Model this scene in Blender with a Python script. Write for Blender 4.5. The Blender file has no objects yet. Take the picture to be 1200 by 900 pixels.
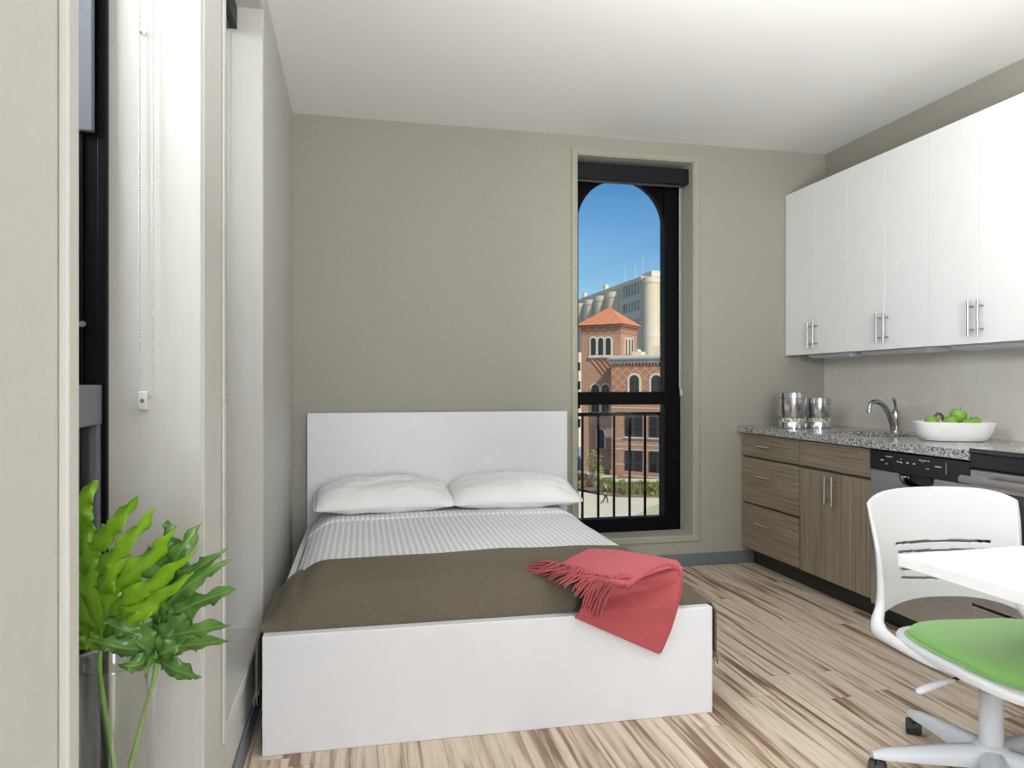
import bpy, bmesh, math, random
from mathutils import Vector, Matrix, noise
random.seed(7)
sc = bpy.context.scene
COL = sc.collection
PI = math.pi

# ---------------------------------------------------------------- camera model (1200 x 900 frame)
F, TH, H = 848.0, math.atan(187/848), 1.19
CT, ST = math.cos(TH), math.sin(TH)
def cam2w(r, f, z):
    return Vector((r*CT+f*ST, -r*ST+f*CT, z))
def at(u, v, f):
    return cam2w((u-600)/F*f, f, H-(v-450)/F*f)

# ---------------------------------------------------------------- materials
def mat(name, base=(.8,.8,.8), rough=.5, metal=0, spec=.5, **kw):
    m = bpy.data.materials.new(name); m.use_nodes = True
    b = m.node_tree.nodes['Principled BSDF']
    b.inputs['Base Color'].default_value = (*base, 1)
    b.inputs['Roughness'].default_value = rough
    b.inputs['Metallic'].default_value = metal
    b.inputs['Specular IOR Level'].default_value = spec
    for k, v in kw.items():
        b.inputs[k.replace('_', ' ')].default_value = v
    return m
def N(m, t, **kw):
    n = m.node_tree.nodes.new(t)
    for k, v in kw.items(): setattr(n, k, v)
    return n
def L(m, a, b): m.node_tree.links.new(a, b)
def bsdf(m): return m.node_tree.nodes['Principled BSDF']
def coords(m, scale=(1,1,1), kind='Object'):
    tc = N(m, 'ShaderNodeTexCoord'); mp = N(m, 'ShaderNodeMapping')
    mp.inputs['Scale'].default_value = scale
    L(m, tc.outputs[kind], mp.inputs['Vector']); return mp.outputs['Vector']
def ramp(m, fac, stops, interp='LINEAR'):
    r = N(m, 'ShaderNodeValToRGB'); r.color_ramp.interpolation = interp
    e = r.color_ramp.elements
    while len(e) < len(stops): e.new(.5)
    for i, (p, c) in enumerate(stops):
        e[i].position = p; e[i].color = (*c, 1)
    L(m, fac, r.inputs['Fac']); return r.outputs['Color']
def noise_tex(m, vec, scale, detail=4, rough=.5, dist=0, dim='3D'):
    n = N(m, 'ShaderNodeTexNoise', noise_dimensions=dim)
    n.inputs['Scale'].default_value = scale; n.inputs['Detail'].default_value = detail
    n.inputs['Roughness'].default_value = rough; n.inputs['Distortion'].default_value = dist
    if vec is not None: L(m, vec, n.inputs['Vector'])
    return n
def bump(m, h, strength=.2, dist=.01):
    b = N(m, 'ShaderNodeBump'); b.inputs['Strength'].default_value = strength
    b.inputs['Distance'].default_value = dist
    L(m, h, b.inputs['Height']); L(m, b.outputs['Normal'], bsdf(m).inputs['Normal'])
def math_n(m, op, a, b=None):
    n = N(m, 'ShaderNodeMath', operation=op)
    for i, x in enumerate((a, b)):
        if x is None: continue
        if isinstance(x, (int, float)): n.inputs[i].default_value = x
        else: L(m, x, n.inputs[i])
    return n.outputs[0]
def noisy(name, c0, c1, scale, rough=.5, bmp=0, stretch=(1,1,1), detail=4, metal=0, spec=.5, lo=.3, hi=.7, bd=.005):
    m = mat(name, c0, rough, metal, spec)
    n = noise_tex(m, coords(m, stretch), scale, detail, .6)
    L(m, ramp(m, n.outputs['Fac'], [(lo, c0), (hi, c1)]), bsdf(m).inputs['Base Color'])
    if bmp: bump(m, n.outputs['Fac'], bmp, bd)
    return m

M = {}
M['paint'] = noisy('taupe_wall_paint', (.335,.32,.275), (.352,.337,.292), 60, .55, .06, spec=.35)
M['ceil'] = noisy('ceiling_paint', (.80,.80,.79), (.83,.83,.82), 80, .8, .05, spec=.2)
M['jamb'] = noisy('daylit_trim_paint', (.50,.494,.465), (.525,.518,.49), 40, .38, .12, stretch=(1,1,.15), spec=.5)  # same paint as the back casing, lightened for daylight on the left reveals
M['trimback'] = noisy('shaded_trim_paint', (.345,.335,.265), (.365,.355,.285), 60, .4, .05)  # same trim paint, darkened for the weaker light on the back casing
M['lining'] = noisy('pale_lining_paint', (.47,.46,.40), (.49,.48,.42), 60, .35, .05)
M['base'] = noisy('grey_vinyl_base', (.13,.145,.165), (.15,.165,.185), 30, .45, .05)
M['black'] = noisy('black_window_metal', (.0025,.0025,.0027), (.0042,.0042,.0046), 40, .45, .03, spec=.09)
M['greymetal'] = noisy('grey_window_metal', (.115,.125,.15), (.13,.14,.165), 90, .5, 0)
M['cassette'] = noisy('black_shade_cassette', (.006,.0065,.008), (.009,.0095,.012), 50, .45, .03, spec=.25)
M['white'] = noisy('white_foil', (.69,.70,.74), (.71,.72,.76), 12, .32, .01, spec=.45)
M['cabwhite'] = noisy('white_laminate', (.83,.83,.835), (.85,.85,.855), 12, .35, .01, spec=.4)
M['plastic'] = noisy('white_plastic', (.58,.59,.615), (.61,.62,.645), 150, .42, .03)
M['greyplastic'] = noisy('light_grey_plastic', (.52,.54,.58), (.56,.58,.62), 150, .4, .03)
M['chainwhite'] = mat('white_plastic_beads', (.50,.50,.47), .4)
M['tablewhite'] = noisy('white_table_laminate', (.76,.76,.77), (.78,.78,.79), 150, .35, .02)
M['paintlit'] = noisy('daylit_taupe_paint', (.475,.475,.45), (.495,.495,.47), 60, .5, .06, spec=.35)  # wall taupe lightened and cooled in colour for daylight on the left wall
M['screw'] = mat('steel_screw', (.35,.35,.35), .3, 1)
M['ceramic'] = mat('white_glazed_ceramic', (.86,.86,.855), .12, Coat_Weight=.5)
M['nickel'] = noisy('brushed_nickel', (.36,.36,.36), (.46,.46,.455), 40, .3, 0, stretch=(1,1,12), metal=1)
M['brightnickel'] = mat('bright_nickel', (.78,.78,.78), .22, 1)
M['faucet'] = mat('faucet_nickel', (.42,.42,.42), .2, 1)
M['sink'] = noisy('sink_steel', (.5,.5,.5), (.6,.6,.6), 60, .3, 0, metal=1)
M['steel'] = noisy('appliance_steel', (.56,.56,.575), (.64,.64,.655), 25, .34, 0, stretch=(1,.06,3), metal=1)
M['can'] = noisy('polished_can_steel', (.62,.62,.64), (.72,.72,.74), 25, .2, 0, stretch=(1,1,8), metal=1)
M['blackgloss'] = mat('black_appliance_plastic', (.010,.010,.012), .22)
M['blackglass'] = mat('black_glass', (.008,.008,.010), .05, Coat_Weight=1.0)
M['mark'] = mat('pale_panel_print', (.55,.56,.58), .5)
M['pocket'] = mat('dark_pocket_steel', (.10,.10,.11), .25, 1)
M['kick'] = noisy('dark_brown_kick', (.022,.017,.013), (.034,.026,.02), 30, .6, .05, stretch=(1,.2,4))
M['rubber'] = mat('black_rubber', (.018,.018,.02), .55)
M['darkgrey'] = mat('dark_grey_metal', (.05,.055,.06), .45, .3)

def wood(name, axis):
    m = mat(name, (.2,.15,.11), .48, spec=.35)
    s = {'y': (9, .5, 34), 'z': (34, 34, .5)}[axis]
    n = noise_tex(m, coords(m, s), 3.2, 6, .62, .25)
    n2 = noise_tex(m, coords(m, tuple(q*4 for q in s)), 3.0, 3, .6)
    f = math_n(m, 'ADD', math_n(m, 'MULTIPLY', n.outputs['Fac'], .7), math_n(m, 'MULTIPLY', n2.outputs['Fac'], .3))
    L(m, ramp(m, f, [(.30, (.125,.093,.062)), (.45, (.225,.178,.127)), (.58, (.325,.265,.197)), (.7, (.43,.36,.28))]), bsdf(m).inputs['Base Color'])
    bump(m, f, .08, .002); return m
M['woodh'] = wood('grey_brown_wood_horizontal', 'y')
M['woodv'] = wood('grey_brown_wood_vertical', 'z')
M['carcass'] = noisy('cabinet_carcass', (.07,.052,.037), (.1,.075,.055), 20, .5, .03)

def floor_mat():
    m = mat('streaked_plank_floor', (.5,.4,.3), .42, spec=.35)
    tc = N(m, 'ShaderNodeTexCoord'); sx = N(m, 'ShaderNodeSeparateXYZ')
    L(m, tc.outputs['Object'], sx.inputs[0])
    W, LEN = .098, 1.22
    px = math_n(m, 'DIVIDE', sx.outputs[0], W); ix = math_n(m, 'FLOOR', px)
    wn = N(m, 'ShaderNodeTexWhiteNoise', noise_dimensions='1D'); L(m, ix, wn.inputs['W'])
    yy = math_n(m, 'ADD', math_n(m, 'DIVIDE', sx.outputs[1], LEN), wn.outputs['Value'])
    iy = math_n(m, 'FLOOR', yy)
    cb = N(m, 'ShaderNodeCombineXYZ'); L(m, ix, cb.inputs[0]); L(m, iy, cb.inputs[1])
    wn2 = N(m, 'ShaderNodeTexWhiteNoise', noise_dimensions='2D'); L(m, cb.outputs[0], wn2.inputs['Vector'])
    v = N(m, 'ShaderNodeCombineXYZ')
    L(m, math_n(m, 'MULTIPLY', sx.outputs[0], 30), v.inputs[0])
    L(m, math_n(m, 'MULTIPLY', sx.outputs[1], 1.35), v.inputs[1])
    L(m, math_n(m, 'MULTIPLY', wn2.outputs['Value'], 60), v.inputs[2])
    n = noise_tex(m, v.outputs[0], 1.0, 3, .55, .5)
    v2 = N(m, 'ShaderNodeCombineXYZ')
    L(m, math_n(m, 'MULTIPLY', sx.outputs[0], 170), v2.inputs[0])
    L(m, math_n(m, 'MULTIPLY', sx.outputs[1], 5), v2.inputs[1])
    L(m, math_n(m, 'MULTIPLY', wn2.outputs['Value'], 31), v2.inputs[2])
    n2 = noise_tex(m, v2.outputs[0], 1.0, 2, .5)
    tone = math_n(m, 'MULTIPLY', math_n(m, 'SUBTRACT', wn2.outputs['Value'], .5), .10)
    f = math_n(m, 'ADD', math_n(m, 'ADD', math_n(m, 'MULTIPLY', n.outputs['Fac'], .88), math_n(m, 'MULTIPLY', n2.outputs['Fac'], .12)), tone)
    col = ramp(m, f, [(.30, (.17,.105,.065)), (.39, (.27,.18,.122)), (.445, (.43,.325,.24)), (.50, (.58,.475,.37)), (.60, (.68,.58,.465)), (.72, (.54,.435,.335))])
    fx = math_n(m, 'FRACT', px); fy = math_n(m, 'FRACT', yy)
    g = math_n(m, 'MAXIMUM', math_n(m, 'LESS_THAN', fx, .012), math_n(m, 'LESS_THAN', fy, .0016))
    mx = N(m, 'ShaderNodeMix', data_type='RGBA')
    L(m, math_n(m, 'MULTIPLY', g, .55), mx.inputs['Factor']); L(m, col, mx.inputs[6]); mx.inputs[7].default_value = (.10,.06,.04,1)
    L(m, mx.outputs[2], bsdf(m).inputs['Base Color']); bump(m, f, .05, .002)
    return m
M['floor'] = floor_mat()

def granite():
    m = mat('speckled_granite', (.4,.4,.4), .18, spec=.5)
    c = coords(m)
    vo = N(m, 'ShaderNodeTexVoronoi'); vo.inputs['Scale'].default_value = 190; L(m, c, vo.inputs['Vector'])
    sp = N(m, 'ShaderNodeSeparateColor'); L(m, vo.outputs['Color'], sp.inputs[0])
    n = noise_tex(m, c, 70, 3, .6)
    f = math_n(m, 'ADD', math_n(m, 'MULTIPLY', sp.outputs[0], .6), math_n(m, 'MULTIPLY', n.outputs['Fac'], .4))
    L(m, ramp(m, f, [(.2, (.02,.02,.022)), (.34, (.12,.118,.12)), (.5, (.33,.325,.32)), (.68, (.55,.54,.53)), (.85, (.75,.74,.73))]), bsdf(m).inputs['Base Color'])
    return m
M['granite'] = granite()

def tile():
    m = mat('glossy_beige_tile', (.5,.47,.42), .12, spec=.5)
    tc = N(m, 'ShaderNodeTexCoord'); sx = N(m, 'ShaderNodeSeparateXYZ'); L(m, tc.outputs['Object'], sx.inputs[0])
    fy = math_n(m, 'FRACT', math_n(m, 'ADD', math_n(m, 'DIVIDE', sx.outputs[1], .311), .0))
    g = math_n(m, 'LESS_THAN', fy, .014)
    n = noise_tex(m, tc.outputs['Object'], 9, 3, .5)
    col = ramp(m, n.outputs['Fac'], [(.3, (.68,.645,.59)), (.7, (.72,.685,.63))])
    mx = N(m, 'ShaderNodeMix', data_type='RGBA'); L(m, g, mx.inputs['Factor']); L(m, col, mx.inputs[6]); mx.inputs[7].default_value = (.74,.71,.66,1)
    L(m, mx.outputs[2], bsdf(m).inputs['Base Color'])
    bump(m, math_n(m, 'ADD', math_n(m, 'MULTIPLY', g, -1.0), math_n(m, 'MULTIPLY', noise_tex(m, tc.outputs['Object'], 5, 2).outputs['Fac'], .6)), .15, .003)
    return m
M['tile'] = tile()

def sheet():
    m = mat('striped_cotton', (.7,.72,.74), .85, spec=.1, Sheen_Weight=.2)
    tc = N(m, 'ShaderNodeTexCoord'); sx = N(m, 'ShaderNodeSeparateXYZ'); L(m, tc.outputs['UV'], sx.inputs[0])
    s = math_n(m, 'SINE', math_n(m, 'MULTIPLY', sx.outputs[0], 2*PI/.0275))
    s = math_n(m, 'ADD', math_n(m, 'MULTIPLY', s, .5), .5)
    w = math_n(m, 'SINE', math_n(m, 'MULTIPLY', sx.outputs[1], 2*PI/.010))
    f = math_n(m, 'ADD', s, math_n(m, 'MULTIPLY', w, .05))
    L(m, ramp(m, f, [(.25, (.80,.815,.83)), (.6, (.60,.635,.675))]), bsdf(m).inputs['Base Color'])
    bump(m, noise_tex(m, coords(m), 25, 4).outputs['Fac'], .25, .01)
    return m
M['sheet'] = sheet()
M['sheetplain'] = noisy('striped_hem_cotton', (.62,.65,.68), (.74,.76,.78), 90, .85, .15)
M['cotton'] = noisy('white_pillow_cotton', (.82,.82,.83), (.86,.86,.87), 7, .85, .35, detail=6, spec=.1, bd=.02)
def wool(name, c0, c1, sheen, sc_=260, b=.7):
    m = noisy(name, c0, c1, sc_, .95, b, detail=6, spec=.08, bd=.006)
    bsdf(m).inputs['Sheen Weight'].default_value = sheen
    bsdf(m).inputs['Sheen Roughness'].default_value = .5
    bsdf(m).inputs['Sheen Tint'].default_value = (*[min(1, q*3) for q in c1], 1)
    return m
M['blanket'] = wool('brown_wool', (.105,.088,.062), (.185,.160,.122), .25)
M['blanketfringe'] = wool('grey_wool_fringe', (.15,.135,.11), (.23,.21,.175), .2)
M['throw'] = wool('coral_pink_wool', (.35,.068,.075), (.44,.098,.11), 1.0, 320, .35)
M['throwfringe'] = wool('coral_pink_fringe', (.34,.075,.08), (.43,.11,.115), .6, 320, .3)
def green_fabric():
    m = noisy('green_upholstery', (.15,.315,.09), (.22,.41,.13), 420, .9, .4, detail=3, spec=.1, bd=.002)
    bsdf(m).inputs['Sheen Weight'].default_value = .3
    return m
M['green'] = green_fabric()

def pane():
    m = bpy.data.materials.new('window_glass'); m.use_nodes = True
    nt = m.node_tree; nt.nodes.clear()
    o = N(m, 'ShaderNodeOutputMaterial'); tr = N(m, 'ShaderNodeBsdfTransparent'); gl = N(m, 'ShaderNodeBsdfGlossy')
    tr.inputs['Color'].default_value = (.95,.97,.965,1); gl.inputs['Roughness'].default_value = .02
    fr = N(m, 'ShaderNodeFresnel'); fr.inputs['IOR'].default_value = 1.3
    mx = N(m, 'ShaderNodeMixShader'); L(m, fr.outputs[0], mx.inputs[0]); L(m, tr.outputs[0], mx.inputs[1]); L(m, gl.outputs[0], mx.inputs[2])
    L(m, mx.outputs[0], o.inputs[0]); return m
M['pane'] = pane()
def screen():
    m = bpy.data.materials.new('insect_screen_mesh'); m.use_nodes = True
    nt = m.node_tree; nt.nodes.clear()
    o = N(m, 'ShaderNodeOutputMaterial'); tr = N(m, 'ShaderNodeBsdfTransparent'); d = N(m, 'ShaderNodeBsdfDiffuse')
    d.inputs['Color'].default_value = (.28,.28,.30,1)
    mx = N(m, 'ShaderNodeMixShader'); mx.inputs[0].default_value = .6
    L(m, tr.outputs[0], mx.inputs[1]); L(m, d.outputs[0], mx.inputs[2]); L(m, mx.outputs[0], o.inputs[0]); return m
M['screen'] = screen()
def thin_glass():
    m = bpy.data.materials.new('clear_vase_glass'); m.use_nodes = True
    nt = m.node_tree; nt.nodes.clear()
    o = N(m, 'ShaderNodeOutputMaterial'); tr = N(m, 'ShaderNodeBsdfTransparent'); gl = N(m, 'ShaderNodeBsdfGlossy')
    tr.inputs['Color'].default_value = (.97,.985,.98,1); gl.inputs['Roughness'].default_value = .03
    lw = N(m, 'ShaderNodeLayerWeight'); lw.inputs['Blend'].default_value = .5
    fr = math_n(m, 'ADD', math_n(m, 'MULTIPLY', math_n(m, 'POWER', lw.outputs['Facing'], 2.6), .9), .06)
    mx = N(m, 'ShaderNodeMixShader'); L(m, fr, mx.inputs[0]); L(m, tr.outputs[0], mx.inputs[1]); L(m, gl.outputs[0], mx.inputs[2])
    L(m, mx.outputs[0], o.inputs[0]); return m
M['vase'] = thin_glass()
M['apple'] = noisy('green_apple_skin', (.16,.33,.035), (.28,.46,.075), 14, .25, .02, detail=5)
M['stemw'] = noisy('brown_stalk', (.10,.06,.03), (.18,.11,.06), 60, .7, .1)

def leaf_mat(name, c0, c1, vein):
    m = mat(name, c0, .30, spec=.6)
    tc = N(m, 'ShaderNodeTexCoord'); sx = N(m, 'ShaderNodeSeparateXYZ'); L(m, tc.outputs['UV'], sx.inputs[0])
    n = noise_tex(m, coords(m), 22, 4)
    col = ramp(m, n.outputs['Fac'], [(.3, c0), (.7, c1)])
    a = math_n(m, 'ABSOLUTE', math_n(m, 'SUBTRACT', sx.outputs[0], .5))
    vf = math_n(m, 'LESS_THAN', a, .045)
    bsdf(m).inputs['Coat Weight'].default_value = .4; bsdf(m).inputs['Coat Roughness'].default_value = .25
    mx = N(m, 'ShaderNodeMix', data_type='RGBA'); L(m, math_n(m, 'MULTIPLY', vf, .7), mx.inputs['Factor']); L(m, col, mx.inputs[6]); mx.inputs[7].default_value = (*vein, 1)
    L(m, mx.outputs[2], bsdf(m).inputs['Base Color'])
    tl = N(m, 'ShaderNodeBsdfTranslucent'); L(m, mx.outputs[2], tl.inputs['Color'])
    ms = N(m, 'ShaderNodeMixShader'); ms.inputs[0].default_value = .42
    o = m.node_tree.nodes['Material Output']
    L(m, bsdf(m).outputs[0], ms.inputs[1]); L(m, tl.outputs[0], ms.inputs[2]); L(m, ms.outputs[0], o.inputs[0])
    return m
M['leafl'] = leaf_mat('backlit_green_leaf', (.24,.52,.015), (.43,.72,.04), (.36,.58,.08))  # brighter yellow-green than the other leaf, backlight put into the colour
M['leafd'] = leaf_mat('deep_green_leaf', (.10,.27,.05), (.25,.46,.11), (.34,.52,.18))
M['petiole'] = noisy('green_petiole', (.17,.36,.06), (.25,.45,.1), 40, .4, .05)

# outdoor materials
def brick(name, c0, c1, mortar, scale):
    m = mat(name, c0, .85, spec=.2)
    tc = N(m, 'ShaderNodeTexCoord'); sx = N(m, 'ShaderNodeSeparateXYZ'); L(m, tc.outputs['Object'], sx.inputs[0])
    cb = N(m, 'ShaderNodeCombineXYZ'); L(m, math_n(m, 'ADD', sx.outputs[0], sx.outputs[1]), cb.inputs[0]); L(m, sx.outputs[2], cb.inputs[1])
    b = N(m, 'ShaderNodeTexBrick'); b.inputs['Scale'].default_value = scale
    b.inputs['Color1'].default_value = (*c0,1); b.inputs['Color2'].default_value = (*c1,1); b.inputs['Mortar'].default_value = (*mortar,1)
    b.inputs['Mortar Size'].default_value = .015; L(m, cb.outputs[0], b.inputs['Vector'])
    L(m, b.outputs['Color'], bsdf(m).inputs['Base Color']); return m
M['brick'] = brick('red_brick', (.37,.185,.11), (.48,.26,.165), (.55,.42,.32), 2.2)
def lattice():
    m = mat('diamond_brick', (.42,.19,.105), .85, spec=.2)
    tc = N(m, 'ShaderNodeTexCoord'); sx = N(m, 'ShaderNodeSeparateXYZ'); L(m, tc.outputs['Object'], sx.inputs[0])
    a = math_n(m, 'FRACT', math_n(m, 'DIVIDE', math_n(m, 'ADD', sx.outputs[0], sx.outputs[2]), 1.15))
    b = math_n(m, 'FRACT', math_n(m, 'DIVIDE', math_n(m, 'SUBTRACT', sx.outputs[0], sx.outputs[2]), 1.15))
    g = math_n(m, 'MAXIMUM', math_n(m, 'LESS_THAN', a, .13), math_n(m, 'LESS_THAN', b, .13))
    n = noise_tex(m, tc.outputs['Object'], 6, 3)
    col = ramp(m, n.outputs['Fac'], [(.35, (.36,.165,.10)), (.65, (.48,.23,.14))])
    mx = N(m, 'ShaderNodeMix', data_type='RGBA'); L(m, math_n(m, 'MULTIPLY', g, .6), mx.inputs['Factor']); L(m, col, mx.inputs[6]); mx.inputs[7].default_value = (.62,.47,.33,1)
    L(m, mx.outputs[2], bsdf(m).inputs['Base Color']); return m
M['lattice'] = lattice()
def rooftile():
    m = mat('terracotta_roof_tile', (.6,.22,.11), .8, spec=.2)
    tc = N(m, 'ShaderNodeTexCoord'); sx = N(m, 'ShaderNodeSeparateXYZ'); L(m, tc.outputs['Object'], sx.inputs[0])
    w = math_n(m, 'SINE', math_n(m, 'MULTIPLY', math_n(m, 'ADD', sx.outputs[0], sx.outputs[1]), 2*PI/.33))
    n = noise_tex(m, tc.outputs['Object'], 5, 3)
    f = math_n(m, 'ADD', math_n(m, 'MULTIPLY', w, .22), n.outputs['Fac'])
    L(m, ramp(m, f, [(.3, (.36,.12,.06)), (.5, (.58,.21,.11)), (.75, (.72,.32,.18))]), bsdf(m).inputs['Base Color']); return m
M['roof'] = rooftile()
M['stone'] = noisy('pale_limestone', (.58,.53,.44), (.70,.65,.55), 3, .85, .05)
M['cornice'] = noisy('grey_cornice_stone', (.32,.32,.31), (.45,.45,.43), 5, .85, .05)
M['dentil'] = noisy('terracotta_dentils', (.40,.12,.07), (.5,.18,.1), 5, .8, .05)
M['concrete'] = noisy('buff_concrete', (.60,.51,.37), (.70,.60,.45), .6, .9, .03, stretch=(1,1,3))
M['greyconcrete'] = noisy('grey_concrete', (.55,.48,.39), (.63,.56,.46), .5, .9, .03)
M['darkglass'] = mat('dark_window_glass', (.015,.018,.022), .1)
M['winframe'] = mat('dark_window_frame', (.035,.036,.04), .5)
M['plaza'] = noisy('pale_plaza_concrete', (.58,.525,.42), (.65,.59,.48), .3, .9, .03)
M['ground'] = noisy('pale_street_ground', (.31,.32,.34), (.36,.37,.39), .1, .95, .03)
M['mulch'] = noisy('brown_mulch', (.13,.085,.055), (.24,.16,.105), 6, .95, .4)
M['lawn'] = noisy('patchy_lawn', (.30,.33,.17), (.55,.56,.38), 3, .95, .3)
M['grass'] = noisy('green_grass_blades', (.17,.21,.055), (.34,.37,.13), 4, .8)
M['folyel'] = noisy('yellow_green_foliage', (.24,.25,.06), (.40,.40,.13), 3, .8)
M['folgrn'] = noisy('green_foliage', (.20,.30,.04), (.34,.46,.09), 3, .8)
M['folred'] = noisy('maroon_foliage', (.10,.05,.035), (.18,.09,.06), 3, .8)
M['bark'] = noisy('grey_brown_bark', (.12,.08,.055), (.2,.14,.1), 8, .9, .3)
M['skin'] = mat('skin', (.58,.34,.24), .6)
M['cloth'] = noisy('black_cloth', (.012,.012,.014), (.02,.02,.023), 20, .8)
M['trouser'] = noisy('dark_trousers', (.02,.022,.03), (.03,.032,.042), 20, .8)
M['hair'] = noisy('grey_hair', (.3,.28,.26), (.42,.4,.38), 40, .8)
M['shoe'] = mat('brown_shoe', (.35,.16,.07), .5)

# ---------------------------------------------------------------- mesh helpers
def B(): return bmesh.new()
def box(bm, x0, x1, y0, y1, z0, z1, bev=0, seg=2):
    r = bmesh.ops.create_cube(bm, size=1)
    vs = r['verts']
    for v in vs:
        v.co = Vector(((x0+x1)/2 + v.co.x*(x1-x0), (y0+y1)/2 + v.co.y*(y1-y0), (z0+z1)/2 + v.co.z*(z1-z0)))
    if bev:
        es = list({e for v in vs for e in v.link_edges})
        bmesh.ops.bevel(bm, geom=es, offset=bev, segments=seg, profile=.5, affect='EDGES')
    return vs
def frame_of(d):
    d = d.normalized()
    a = Vector((0,0,1)) if abs(d.z) < .9 else Vector((1,0,0))
    s = d.cross(a).normalized(); return s, s.cross(d).normalized()
def tube(bm, pts, r, seg=10, flat=1.0, closed=False):
    pts = [Vector(p) for p in pts]; n = len(pts); rings = []
    s = None
    for i, p in enumerate(pts):
        if closed: d = pts[(i+1) % n]-pts[i-1]
        else: d = pts[min(i+1, n-1)]-pts[max(i-1, 0)]
        if s is None: s, t = frame_of(d)
        else:
            dn = d.normalized(); s = (s-dn*s.dot(dn)).normalized(); t = s.cross(dn)
        rr = r[i] if isinstance(r, (list, tuple)) else r
        rings.append([bm.verts.new(p+s*math.cos(2*PI*k/seg)*rr+t*math.sin(2*PI*k/seg)*rr*flat) for k in range(seg)])
    for i in range(n if closed else n-1):
        a, b = rings[i], rings[(i+1) % n]
        for k in range(seg): bm.faces.new((a[k], a[(k+1) % seg], b[(k+1) % seg], b[k]))
    if not closed:
        bm.faces.new(rings[0][::-1]); bm.faces.new(rings[-1])
def lathe(bm, prof, c=(0,0,0), seg=32, sx=1, sy=1, cap0=True, cap1=True):
    c = Vector(c); rings = []
    for r, z in prof:
        rings.append([bm.verts.new(c+Vector((math.cos(2*PI*k/seg)*r*sx, math.sin(2*PI*k/seg)*r*sy, z))) for k in range(seg)])
    for a, b in zip(rings, rings[1:]):
        for k in range(seg): bm.faces.new((a[k], a[(k+1) % seg], b[(k+1) % seg], b[k]))
    if cap0: bm.faces.new(rings[0][::-1])
    if cap1: bm.faces.new(rings[-1])
def prism(bm, poly, fn, d0, d1):
    """poly in 2-D, fn(a, b, d) -> 3-D"""
    A = [bm.verts.new(fn(a, b, d0)) for a, b in poly]; C = [bm.verts.new(fn(a, b, d1)) for a, b in poly]
    n = len(poly)
    f1 = bm.faces.new(A); f2 = bm.faces.new(C[::-1])
    for i in range(n): bm.faces.new((A[i], C[i], C[(i+1) % n], A[(i+1) % n]))
    bmesh.ops.triangulate(bm, faces=[f1, f2], ngon_method='EAR_CLIP')
def surf(bm, fn, nu, nv, uv=None, wrap=False):
    lay = bm.loops.layers.uv.verify() if uv else None
    g = [[bm.verts.new(fn(i/nu, j/nv)) for j in range(nv+1)] for i in range(nu+1)]
    for i in range(nu):
        for j in range(nv):
            f = bm.faces.new((g[i][j], g[i+1][j], g[i+1][j+1], g[i][j+1]))
            if uv:
                for lp, (a, b) in zip(f.loops, ((i,j),(i+1,j),(i+1,j+1),(i,j+1))): lp[lay].uv = uv(a/nu, b/nv)
    return g
def ball(bm, c, r, sub=2, s=(1,1,1)):
    x = bmesh.ops.create_icosphere(bm, subdivisions=sub, radius=1)
    for v in x['verts']: v.co = Vector(c)+Vector((v.co.x*r*s[0], v.co.y*r*s[1], v.co.z*r*s[2]))
WM = {}
def obj(name, bm, m, parent=None, smooth=False, angle=40, local=False, thick=0, sub=0, fixn=True):
    if fixn: bmesh.ops.recalc_face_normals(bm, faces=bm.faces)
    if parent is not None and not local:
        bm.transform(WM[parent.name].inverted())
    if smooth:
        for f in bm.faces: f.smooth = True
        for e in bm.edges:
            if len(e.link_faces) == 2 and e.calc_face_angle(0) > math.radians(angle): e.smooth = False
    me = bpy.data.meshes.new(name); bm.to_mesh(me); bm.free()
    me.materials.append(M[m] if isinstance(m, str) else m)
    o = bpy.data.objects.new(name, me); COL.objects.link(o)
    if thick:
        s = o.modifiers.new('thickness', 'SOLIDIFY'); s.thickness = thick; s.offset = 0
    if sub:
        s = o.modifiers.new('smooth', 'SUBSURF'); s.levels = sub; s.render_levels = sub
    if parent is not None: o.parent = parent
    WM[o.name] = WM[parent.name].copy() if parent is not None else Matrix()
    return o
def tag(o, label, cat, group=None):
    o['label'] = label; o['category'] = cat
    if group: o['group'] = group
    return o
def thing(name, label, cat, loc=(0,0,0), rz=0, group=None):
    o = bpy.data.objects.new(name, None); COL.objects.link(o)
    o.location = loc; o.rotation_euler = (0,0,rz); o.empty_display_size = .1
    WM[o.name] = Matrix.Translation(loc) @ Matrix.Rotation(rz, 4, 'Z')
    return tag(o, label, cat, group)
def struct(name, bm, m, parent=None, **kw):
    o = obj(name, bm, m, parent, **kw)
    if parent is None: o['kind'] = 'structure'
    return o
def sempty(name, loc):
    o = bpy.data.objects.new(name, None); COL.objects.link(o); o.location = loc; o['kind'] = 'structure'
    WM[o.name] = Matrix.Translation(loc); return o
def dup(root, loc, rz=None, label=None, scale=None):
    r = root.copy(); COL.objects.link(r); r.location = loc
    if rz is not None: r.rotation_euler = (0,0,rz)
    if scale is not None: r.scale = (scale,)*3
    if label: r['label'] = label
    for ch in list(root.children):
        c = ch.copy(); COL.objects.link(c); c.parent = r
        for g in list(ch.children):
            d = g.copy(); COL.objects.link(d); d.parent = c
    return r
def lerp(a, b, t): return a+(b-a)*t
def smooth01(t):
    t = max(0, min(1, t)); return t*t*(3-2*t)
SKY, SUN, EXPO = .12, 5.0, 0.0
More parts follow.
